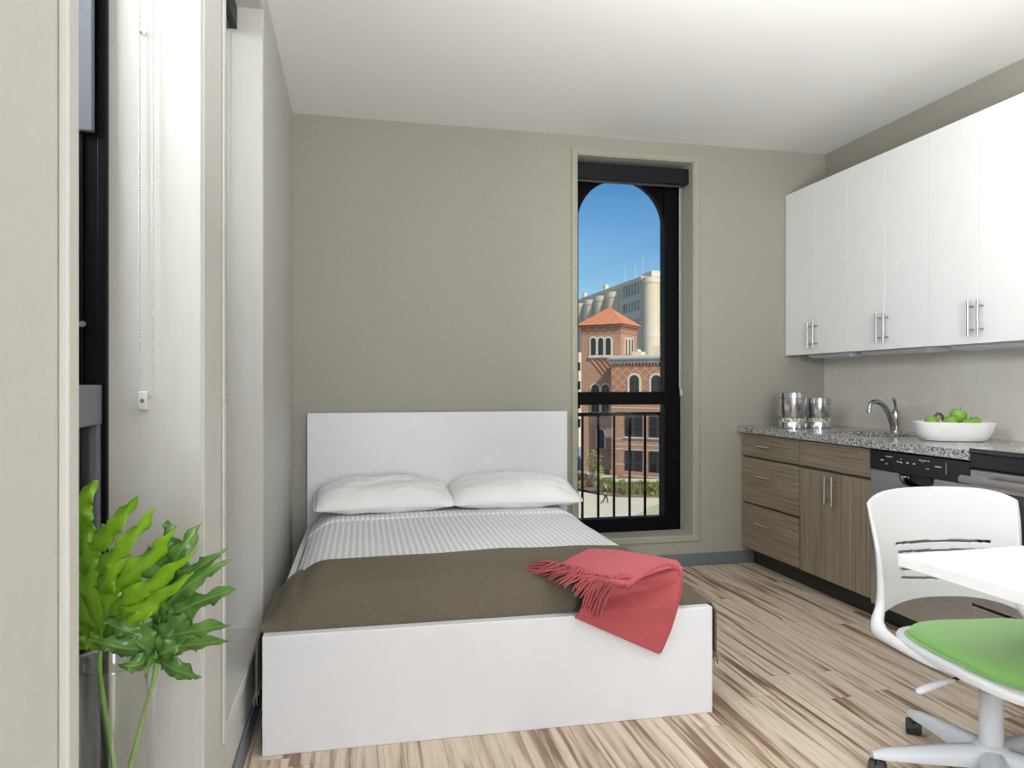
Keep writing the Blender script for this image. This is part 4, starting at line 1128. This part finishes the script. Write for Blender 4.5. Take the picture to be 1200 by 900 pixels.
def arched(parent, axis, val, c, z0, z1, w, sw, depth=.10, out=-1, name='arched_window'):
    """arched window with a stone surround standing on the face local[axis]=val"""
    zs = z1-w/2
    def shape(g):
        pts = [(c-w/2-g, z0-g*.6)]+[(c-math.cos(t*PI/14)*(w/2+g), zs+math.sin(t*PI/14)*(w/2+g)) for t in range(15)]+[(c+w/2+g, z0-g*.6)]
        return pts
    put = (lambda a, b, d: Vector((a, val+out*d, b))) if axis == 1 else (lambda a, b, d: Vector((val+out*d, a, b)))
    bm = B(); prism(bm, shape(0), put, -.02, .06); wd = obj(name, bm, 'darkglass', parent, local=True)
    outer, inner = shape(sw), shape(0)
    bm = B()
    for d0, d1 in ((0, depth),):
        n = len(outer)
        for i in range(n-1):
            q = [put(*outer[i], d0), put(*outer[i+1], d0), put(*inner[i+1], d0), put(*inner[i], d0)]
            r = [put(*outer[i], d1), put(*outer[i+1], d1), put(*inner[i+1], d1), put(*inner[i], d1)]
            A = [bm.verts.new(p) for p in q]; C_ = [bm.verts.new(p) for p in r]
            for fc_ in ((A[0],A[1],A[2],A[3]),(C_[3],C_[2],C_[1],C_[0]),(A[0],C_[0],C_[1],A[1]),(A[3],A[2],C_[2],C_[3])): bm.faces.new(fc_)
    obj('stone_surround', bm, 'stone', wd, local=True)
    bm = B()
    if w > .9:
        for zz in [z0+(zs-z0)*k/2 for k in (1, 2)]:
            a, b = put(c-w/2, zz-.04, .05), put(c+w/2, zz+.04, .08); box(bm, min(a.x,b.x), max(a.x,b.x), min(a.y,b.y), max(a.y,b.y), a.z, b.z)
        a, b = put(c-.04, z0, .05), put(c+.04, z1, .08); box(bm, min(a.x,b.x), max(a.x,b.x), min(a.y,b.y), max(a.y,b.y), a.z, b.z)
        obj('glazing_bars', bm, 'winframe', wd, local=True)
def Zb(u, v, axis, val): return bloc(u, v, axis, val)
for u in (695.5, 704.2, 713): 
    p = Zb(u, 416, 1, 0); q = Zb(u, 396, 1, 0); arched(bb, 1, 0, p.x, p.z, q.z, .72, .20)
p0, p1 = Zb(690.5, 417.5, 1, 0), Zb(717.5, 419, 1, 0); bm = B(); box(bm, p0.x, p1.x, -.25, 0, p1.z, p0.z+.1); obj('stone_sill', bm, 'stone', bb, local=True)
for u in (733.5, 737, 740.5):
    p = Zb(u, 415, 0, 0); q = Zb(u, 397, 0, 0); arched(bb, 0, 0, p.y, p.z, q.z, .55, .16, out=1)
for u in (697.8, 709.8):
    p = Zb(u, 483, 1, 0); q = Zb(u, 450.5, 1, 0); arched(bb, 1, 0, p.x, p.z, q.z, 1.1, .18)
p = Zb(704.5, 525, 1, 0); q = Zb(704.5, 503, 1, 0); arched(bb, 1, 0, p.x, p.z, q.z, .95, .2)
# diagonal raised brick ribs between the tower's two window rows
bm = B()
for k in range(5):
    a = Zb(693+k*6, 421, 1, 0); b = Zb(693+k*6+15, 440, 1, 0)
    d = (b-a).normalized(); n = Vector((-d.z, 0, d.x))*.07
    v8 = [bm.verts.new(p_) for p_ in (a+n, b+n, b-n, a-n)]; w8 = [bm.verts.new(p_+Vector((0,-.12,0))) for p_ in (a+n, b+n, b-n, a-n)]
    bm.faces.new(v8); bm.faces.new(w8[::-1])
    for i in range(4): bm.faces.new((v8[i], w8[i], w8[(i+1)%4], v8[(i+1)%4]))
obj('diagonal_brick_ribs', bm, 'lattice', bb, local=True)
# wing
WY = -2.5; wx = Zb(716.5, 440, 1, WY).x; wt_ = Zb(743, 417.5, 1, WY).z
zl0, zl1 = Zb(743, 459, 1, WY).z, Zb(743, 429, 1, WY).z
bm = B(); box(bm, wx, 26, WY, 9, 0, wt_-1.05); obj('wing', bm, 'brick', bb, local=True)
bm = B(); box(bm, wx+.002, 26, WY-.03, WY+.2, zl0, zl1); obj('diamond_brick_band', bm, 'lattice', bb, local=True)
bm = B(); box(bm, wx-.2, 26.2, WY-.25, 9.2, wt_-.80, wt_-.35); box(bm, wx-.35, 26.3, WY-.45, 9.3, wt_-.35, wt_-.15); obj('cornice', bm, 'cornice', bb, local=True)
bm = B(); box(bm, wx-.15, 26.2, WY-.2, 9.2, wt_-.15, wt_+.12); obj('parapet_coping', bm, 'stone', bb, local=True)
bm = B()
for k in range(60): x = wx+k*.42; box(bm, x, x+.22, WY-.2, WY, wt_-1.05, wt_-.80)
obj('cornice_dentils', bm, 'dentil', bb, local=True)
bm = B()
for v in (471, 478, 515, 521, 527, 545): 
    z = Zb(743, v, 1, WY).z; box(bm, wx, 26, WY-.035, WY, z-.05, z+.05)
obj('stone_courses', bm, 'stone', bb, local=True)
for k, u in enumerate((743.5, 769.2)):
    p = Zb(u, 462, 1, WY); q = Zb(u, 439.5, 1, WY); arched(bb, 1, WY, p.x, p.z, q.z, 1.25, .26)
step = Zb(769.2, 462, 1, WY).x-Zb(743.5, 462, 1, WY).x; xa0 = Zb(743.5, 462, 1, WY).x
for k in (2, 3, 4): arched(bb, 1, WY, xa0+step*k, Zb(743.5, 462, 1, WY).z, Zb(743.5, 439.5, 1, WY).z, 1.25, .26)
xr0 = Zb(742.7, 500, 1, WY).x
for k in range(5):
    for va, vb in ((512, 487), (557, 528)):
        z0, z1 = Zb(742.7, va, 1, WY).z, Zb(742.7, vb, 1, WY).z; xc = xr0+step*1.12*k
        bm = B(); box(bm, xc-1.12, xc+1.12, WY-.04, WY+.2, z0, z1); w_ = obj('paired_window', bm, 'darkglass', bb, local=True)
        bm = B()
        for a, b in ((-1.12,-1.0),(-.22,.12),(1.0,1.12)): box(bm, xc+a, xc+b, WY-.09, WY-.03, z0, z1)
        for z in (z0+.06, (z0+z1)/2, z1-.06): box(bm, xc-1.12, xc+1.12, WY-.08, WY-.03, z-.06, z+.06)
        obj('window_bars', bm, 'winframe', w_, local=True)
        bm = B(); box(bm, xc-1.3, xc+1.3, WY-.18, WY, z0-.16, z0); obj('stone_sill', bm, 'stone', w_, local=True)
bm = B(); box(bm, wx-.1, 26.1, WY-.15, WY+.1, 0, Zb(743, 562, 1, WY).z+1.0); obj('plinth', bm, 'brick', bb, local=True)
p = Zb(751, 414, 1, 2.0)
bm = B(); box(bm, p.x-1.0, p.x+.2, 1.6, 3.2, wt_-.3, wt_+.75); lathe(bm, [(.35, wt_+.75), (.30, wt_+1.0), (.1, wt_+1.1)], (p.x-.4, 2.2, 0), 12); obj('roof_vent', bm, 'stone', bb, local=True)
p = Zb(768, 410, 1, 3)
bm = B(); box(bm, p.x-.8, p.x+4, 3, 6, wt_-.3, wt_+1.5); obj('roof_access_box', bm, 'stone', bb, local=True)

lw_ = thing('garden_wall', 'low pale stone wall between planting bed and brick building', 'wall', tuple(gp(750, 566)), -TH-math.radians(4))
bm = B(); box(bm, -3.2, 6, -.25, .25, 0, .45, .03); obj('stone_course', bm, 'stone', lw_, local=True)
bn = thing('stone_bench', 'pale curved stone bench behind the walking person', 'bench', tuple(gp(711, 563)), -TH)
bm = B(); prism(bm, [(-1.2+2.4*k/12, -.3+.25*math.cos(PI*(k/12-.5))) for k in range(13)]+[(1.2-2.4*k/12, .2+.25*math.cos(PI*(.5-k/12))) for k in range(13)], lambda a, b, d: Vector((a, b, d)), .38, .52)
obj('bench_top', bm, 'stone', bn, local=True)
for x in (-.9, .9): 
    bm = B(); box(bm, x-.15, x+.15, -.15, .25, 0, .38, .02); obj('bench_support', bm, 'stone', bn, local=True)

# ---------------------------------------------------------------- concrete building
oc = at(752, 450, 200); oc.z = GZ
cb_ = thing('concrete_building', 'large buff concrete institutional building far behind the tiled tower', 'building', tuple(oc), -TH+math.radians(12.8))
HT = 41.0
bm = B(); box(bm, 0, 45, 0, 95, 0, HT-1.2); obj('main_block', bm, 'greyconcrete', cb_, local=True)
bm = B(); box(bm, -.3, 45, -.3, 95, HT-1.2, HT); obj('parapet', bm, 'concrete', cb_, local=True)
for rz_, hgt in ((38.2, 3.3), (33.3, 2.7), (28.2, 2.7)):
    for k in range(6):
        y = 1.6+k*2.15; bm = B(); box(bm, -.05, .1, y, y+1.15, rz_-hgt/2, rz_+hgt/2); w_ = obj('window', bm, 'darkglass', cb_, local=True)
        bm = B(); box(bm, -.16, -.0, y-.75, y-.15, rz_-hgt/2-.2, rz_+hgt/2+.2); obj('window_fin', bm, 'greyconcrete', w_, local=True)
for k in range(7):
    y = 20+k*10.5; r_ = 3.0
    bm = B(); lathe(bm, [(.3, 20), (1.2, 23.5), (2.2, 28), (r_, 33), (r_, 37.4)], (0, y, 0), 20); bay = obj('curved_bay', bm, 'concrete', cb_, local=True, smooth=True)
    bm = B(); lathe(bm, [(r_+.15, 37.4), (r_+.15, 39.0)], (0, y, 0), 20); obj('bay_cap', bm, 'stone', bay, local=True, smooth=True)
    bm = B(); box(bm, -.06, .1, y+4.4, y+6.2, 33.5, 37.2); obj('window', bm, 'darkglass', cb_, local=True)
for k in (1, 3):
    bm = B(); tube(bm, [(.8, 20+k*10.5, 38), (.8, 20+k*10.5, HT+1.8)], .8, 16); obj('roof_stack', bm, 'stone', cb_, local=True, smooth=True)
for cx_, cy_, rr_ in ((2.25, -1.3, 2.35), (6.6, -1.6, 2.0), (10.4, -1.6, 2.0)):
    bm = B(); tube(bm, [(cx_, cy_, 0), (cx_, cy_, HT-.9)], rr_, 32); st = obj('stair_tower', bm, 'concrete', cb_, local=True, smooth=True)
    bm = B(); tube(bm, [(cx_, cy_, 24.2), (cx_, cy_, 25.6)], rr_+.04, 32); tube(bm, [(cx_, cy_, HT-2.0), (cx_, cy_, HT-.5)], rr_+.12, 32); obj('pale_band', bm, 'stone', st, local=True, smooth=True)
bm = B(); box(bm, 2.5, 12, -1, 5, HT, HT+1.6); obj('penthouse', bm, 'stone', cb_, local=True)
lbl = ['thin radio mast on the concrete roof, left of three', 'thin radio mast on the concrete roof, middle of three', 'tallest thin radio mast on the concrete roof, right of three']
for k, (y, x, hh) in enumerate(((20, 3, 6.0), (13, 3.5, 6.0), (8.5, 4, 8.0))):
    p = WM[cb_.name] @ Vector((x, y, HT))
    bm = B(); tube(bm, [p, p+Vector((0,0,hh))], .09, 6); tube(bm, [p+Vector((-.3,0,hh*.7)), p+Vector((.3,0,hh*.7))], .05, 5)
    tag(obj('roof_mast', bm, 'greyplastic'), lbl[k], 'antenna', 'masts on the concrete building')
wb = at(674, 450, 130); wb.z = GZ
ob = thing('office_building', 'sliver of a pale office building seen left of the brick tower', 'building', tuple(wb), -TH+.2)
bm = B(); box(bm, -14, 1.2, 0, 12, 0, 17); obj('facade', bm, 'stone', ob, local=True)
for k in range(4):
    bm = B(); box(bm, -13, 1.0, -.05, .1, 3.5+k*3.4, 5.0+k*3.4); obj('window_band', bm, 'darkglass', ob, local=True)

# ---------------------------------------------------------------- plants
def leaves_mesh(c, rad, n, size, rnd):
    bm = B()
    for _ in range(n):
        while True:
            p = Vector((rnd.uniform(-1,1), rnd.uniform(-1,1), rnd.uniform(-1,1)))
            if p.length < 1: break
        p = Vector(c)+Vector((p.x*rad[0], p.y*rad[1], p.z*rad[2]))
        a = Vector((rnd.gauss(0,1), rnd.gauss(0,1), rnd.gauss(0,1))).normalized(); s, t = frame_of(a)
        k = size*rnd.uniform(.6, 1.3)
        q = [bm.verts.new(p+o_) for o_ in (s*k, t*k*.5+a*k*.15, -s*k, -t*k*.5+a*k*.15)]; bm.faces.new(q)
    return bm
rnd = random.Random(3)
tp_ = gp(694, 565)
tr = thing('young_tree', 'young yellow-green multi-stemmed tree in the planting bed by the tower', 'tree', tuple(tp_))
bm = B()
for k in range(5):
    a = k*1.25; e = Vector((math.cos(a)*.75, math.sin(a)*.6, 2.6+.5*math.sin(k*2)))
    tube(bm, [(math.cos(a)*.08, math.sin(a)*.08, 0), (e.x*.35, e.y*.35, 1.1), e], [.07,.05,.02], 6)
obj('stems', bm, 'bark', tr, local=True, smooth=True)
bm = leaves_mesh((-.1,0,2.7), (1.25,1.0,1.15), 210, .12, rnd); obj('crown', bm, 'folyel', tr, local=True, fixn=False)
bm = leaves_mesh((.7,0,1.2), (.75,.7,.9), 170, .12, rnd); obj('lower_leaves', bm, 'folgrn', tr, local=True, fixn=False)
def shrub(u, v, rad, hgt, n, m, label, group=None):
    p = gp(u, v); t = thing('shrub', label, 'shrub', tuple(p), 0, group)
    bm = leaves_mesh((0,0,hgt*.55), (rad, rad, hgt*.5), n, .12, rnd); obj('foliage', bm, m, t, local=True, fixn=False)
    bm = B()
    for k in range(4): a = k*1.6; tube(bm, [(0,0,0), (math.cos(a)*rad*.4, math.sin(a)*rad*.4, hgt*.6)], [.03,.012], 5)
    obj('stems', bm, 'bark', t, local=True)
shrub(682, 564, .75, 1.0, 260, 'folred', 'dark maroon shrub at the foot of the tower left of the young tree')
shrub(691, 572, .55, .8, 200, 'folred', 'dark maroon shrub in front of the young tree')
shrub(681, 572, .6, .7, 200, 'folyel', 'yellow-green shrub at the left end of the planting bed')
shrub(763, 582, .3, .45, 110, 'folgrn', 'small round green shrub at the front right of the planting bed')
def grass_clump(seed):
    r_ = random.Random(seed); bm = B()
    for _ in range(110):
        a = r_.uniform(0, 2*PI); l_ = r_.uniform(.6, 1.15); b = r_.uniform(.05, .5); w = .022
        p0 = Vector((math.cos(a)*r_.uniform(0,.22), math.sin(a)*r_.uniform(0,.22), 0)); p1 = p0+Vector((math.cos(a)*b*.4, math.sin(a)*b*.4, l_*.7)); p2 = p0+Vector((math.cos(a)*b, math.sin(a)*b, l_))
        s = Vector((-math.sin(a+r_.uniform(-1,1)), math.cos(a), 0))*w
        v5 = [bm.verts.new(q) for q in (p0-s, p0+s, p1+s, p1-s, p2)]
        bm.faces.new((v5[0], v5[1], v5[2], v5[3])); bm.faces.new((v5[3], v5[2], v5[4]))
    return bm
gl = 'green ornamental grass clump in the bed along the brick building'
g0 = obj('grass_clump', grass_clump(1), 'grass', fixn=False); tag(g0, gl, 'grass clump', 'grasses in the planting bed')
i = 0
for u in range(703, 792, 5):
    for dv in (0, 6):
        o = g0 if i == 0 else g0.copy()
        if i: COL.objects.link(o)
        o.location = gp(u+rnd.uniform(-1.5,1.5), 573+dv+rnd.uniform(-1,1)+(u > 728)*1.5); o.rotation_euler = (0,0,rnd.uniform(0,6)); k = rnd.uniform(.8,1.2); o.scale = (k,k,k); i += 1

# ---------------------------------------------------------------- the walking person
pp_ = gp(709, 590)
ps = thing('person', 'person in black jacket and dark trousers walking across the plaza', 'person', tuple(pp_), -TH)
def skin(name, verts, edges, rads, m, parent, root=0):
    me = bpy.data.meshes.new(name); me.from_pydata(verts, edges, []); o = bpy.data.objects.new(name, me); COL.objects.link(o)
    s = o.modifiers.new('skin', 'SKIN'); s.use_smooth_shade = True
    for i, r in enumerate(rads): me.skin_vertices[0].data[i].radius = (r, r) if not isinstance(r, tuple) else r
    for i in range(len(verts)): me.skin_vertices[0].data[i].use_root = (i == root)
    o.modifiers.new('sub', 'SUBSURF').levels = 1; o.modifiers['sub'].render_levels = 1
    me.materials.append(M[m]); o.parent = parent; WM[o.name] = WM[parent.name].copy(); return o
# walks towards +x
V = [(0,0,.95),(.02,0,1.15),(.04,0,1.38),(.05,0,1.50),(.07,0,1.60),(.075,0,1.70),
     (.03,.19,1.42),(-.06,.23,1.17),(.02,.23,.95),(.04,.23,.87), (.03,-.19,1.42),(.10,-.23,1.18),(.24,-.23,1.00),(.27,-.23,.93),
     (.04,.10,.92),(.20,.10,.52),(.26,.10,.09),(.38,.10,.04), (0,-.10,.92),(-.04,-.10,.50),(-.28,-.10,.14),(-.20,-.10,.03)]
Ed = [(0,1),(1,2),(2,3),(3,4),(4,5),(2,6),(6,7),(7,8),(8,9),(2,10),(10,11),(11,12),(12,13),(0,14),(14,15),(15,16),(16,17),(0,18),(18,19),(19,20),(20,21)]
R_ = [.13,.13,.14,.055,.085,.08,.06,.045,.035,.04,.06,.045,.035,.04,.085,.06,.045,.035,.085,.06,.045,.035]
skin('body', V, Ed, R_, 'skin', ps)
skin('jacket', [V[i] for i in (0,1,2,6,7,8,10,11,12)]+[(.045,0,1.46)], [(0,1),(1,2),(2,3),(3,4),(4,5),(2,6),(6,7),(7,8),(2,9)], [.155,.15,.165,.085,.065,.052,.085,.065,.052,.075], 'cloth', ps)
skin('trousers', [V[i] for i in (0,14,15,16,18,19,20)]+[(0,0,1.0)], [(0,1),(1,2),(2,3),(0,4),(4,5),(5,6),(0,7)], [.14,.10,.075,.062,.10,.075,.062,.14], 'trouser', ps)
skin('shoe', [V[16], V[17], (.22,.10,.04)], [(0,1),(0,2)], [.05,.04,.045], 'shoe', ps); skin('shoe', [V[20], V[21], (-.31,-.10,.10)], [(0,1),(0,2)], [.05,.04,.045], 'shoe', ps)
bm = B(); ball(bm, (.062,0,1.72), .098, 2, (1.0,.95,.8)); obj('hair', bm, 'hair', ps, local=True, smooth=True)

# ================================================================ LIGHT
w = bpy.data.worlds.new('sky'); sc.world = w; w.use_nodes = True
nt = w.node_tree; bg = nt.nodes['Background']
sky = nt.nodes.new('ShaderNodeTexSky'); sky.sky_type = 'NISHITA'; sky.sun_disc = False
sun_dir = -(cam2w(-.925, 1.72, -1.84)).normalized()
sky.sun_elevation = math.asin(sun_dir.z); sky.sun_rotation = math.atan2(sun_dir.x, sun_dir.y)
sky.air_density = 1.0; sky.dust_density = .3; sky.ozone_density = 2.5
hs = nt.nodes.new('ShaderNodeHueSaturation'); hs.inputs['Saturation'].default_value = 1.35; nt.links.new(sky.outputs[0], hs.inputs['Color']); nt.links.new(hs.outputs[0], bg.inputs[0]); bg.inputs[1].default_value = SKY
sl = bpy.data.lights.new('sun', 'SUN'); sl.energy = SUN; sl.angle = .009; sl.color = (1, .91, .76)
so = bpy.data.objects.new('sun', sl); COL.objects.link(so); so.rotation_euler = sun_dir.to_track_quat('Z', 'Y').to_euler(); so.location = (5, -5, 20)
def area(name, loc, target, sx, sy, power, color=(1,1,1)):
    l = bpy.data.lights.new(name, 'AREA'); l.shape = 'RECTANGLE'; l.size = sx; l.size_y = sy; l.energy = power; l.color = color
    o = bpy.data.objects.new(name, l); COL.objects.link(o); o.location = loc
    o.rotation_euler = (Vector(loc)-Vector(target)).to_track_quat('Z', 'Y').to_euler(); return o
for a in AREAS: area(*a)

# ================================================================ CAMERA AND COLOUR
cd = bpy.data.cameras.new('camera'); cam = bpy.data.objects.new('camera', cd); COL.objects.link(cam)
cd.sensor_width = 36; cd.lens = F/1200*36; cd.clip_start = .05; cd.clip_end = 2000
cam.location = (0, 0, H); cam.rotation_euler = (PI/2, 0, -TH); sc.camera = cam
vs_ = sc.view_settings
sc.display_settings.display_device = 'sRGB'
vs_.view_transform = 'Standard'; vs_.look = 'None'; vs_.gamma = 1; vs_.use_curve_mapping = False; vs_.exposure = EXPO
c = sc.cycles
c.max_bounces = 10; c.diffuse_bounces = 6; c.glossy_bounces = 4; c.transmission_bounces = 8; c.transparent_max_bounces = 12
c.sample_clamp_indirect = 6; c.caustics_reflective = False; c.caustics_refractive = False
c.use_denoising = True
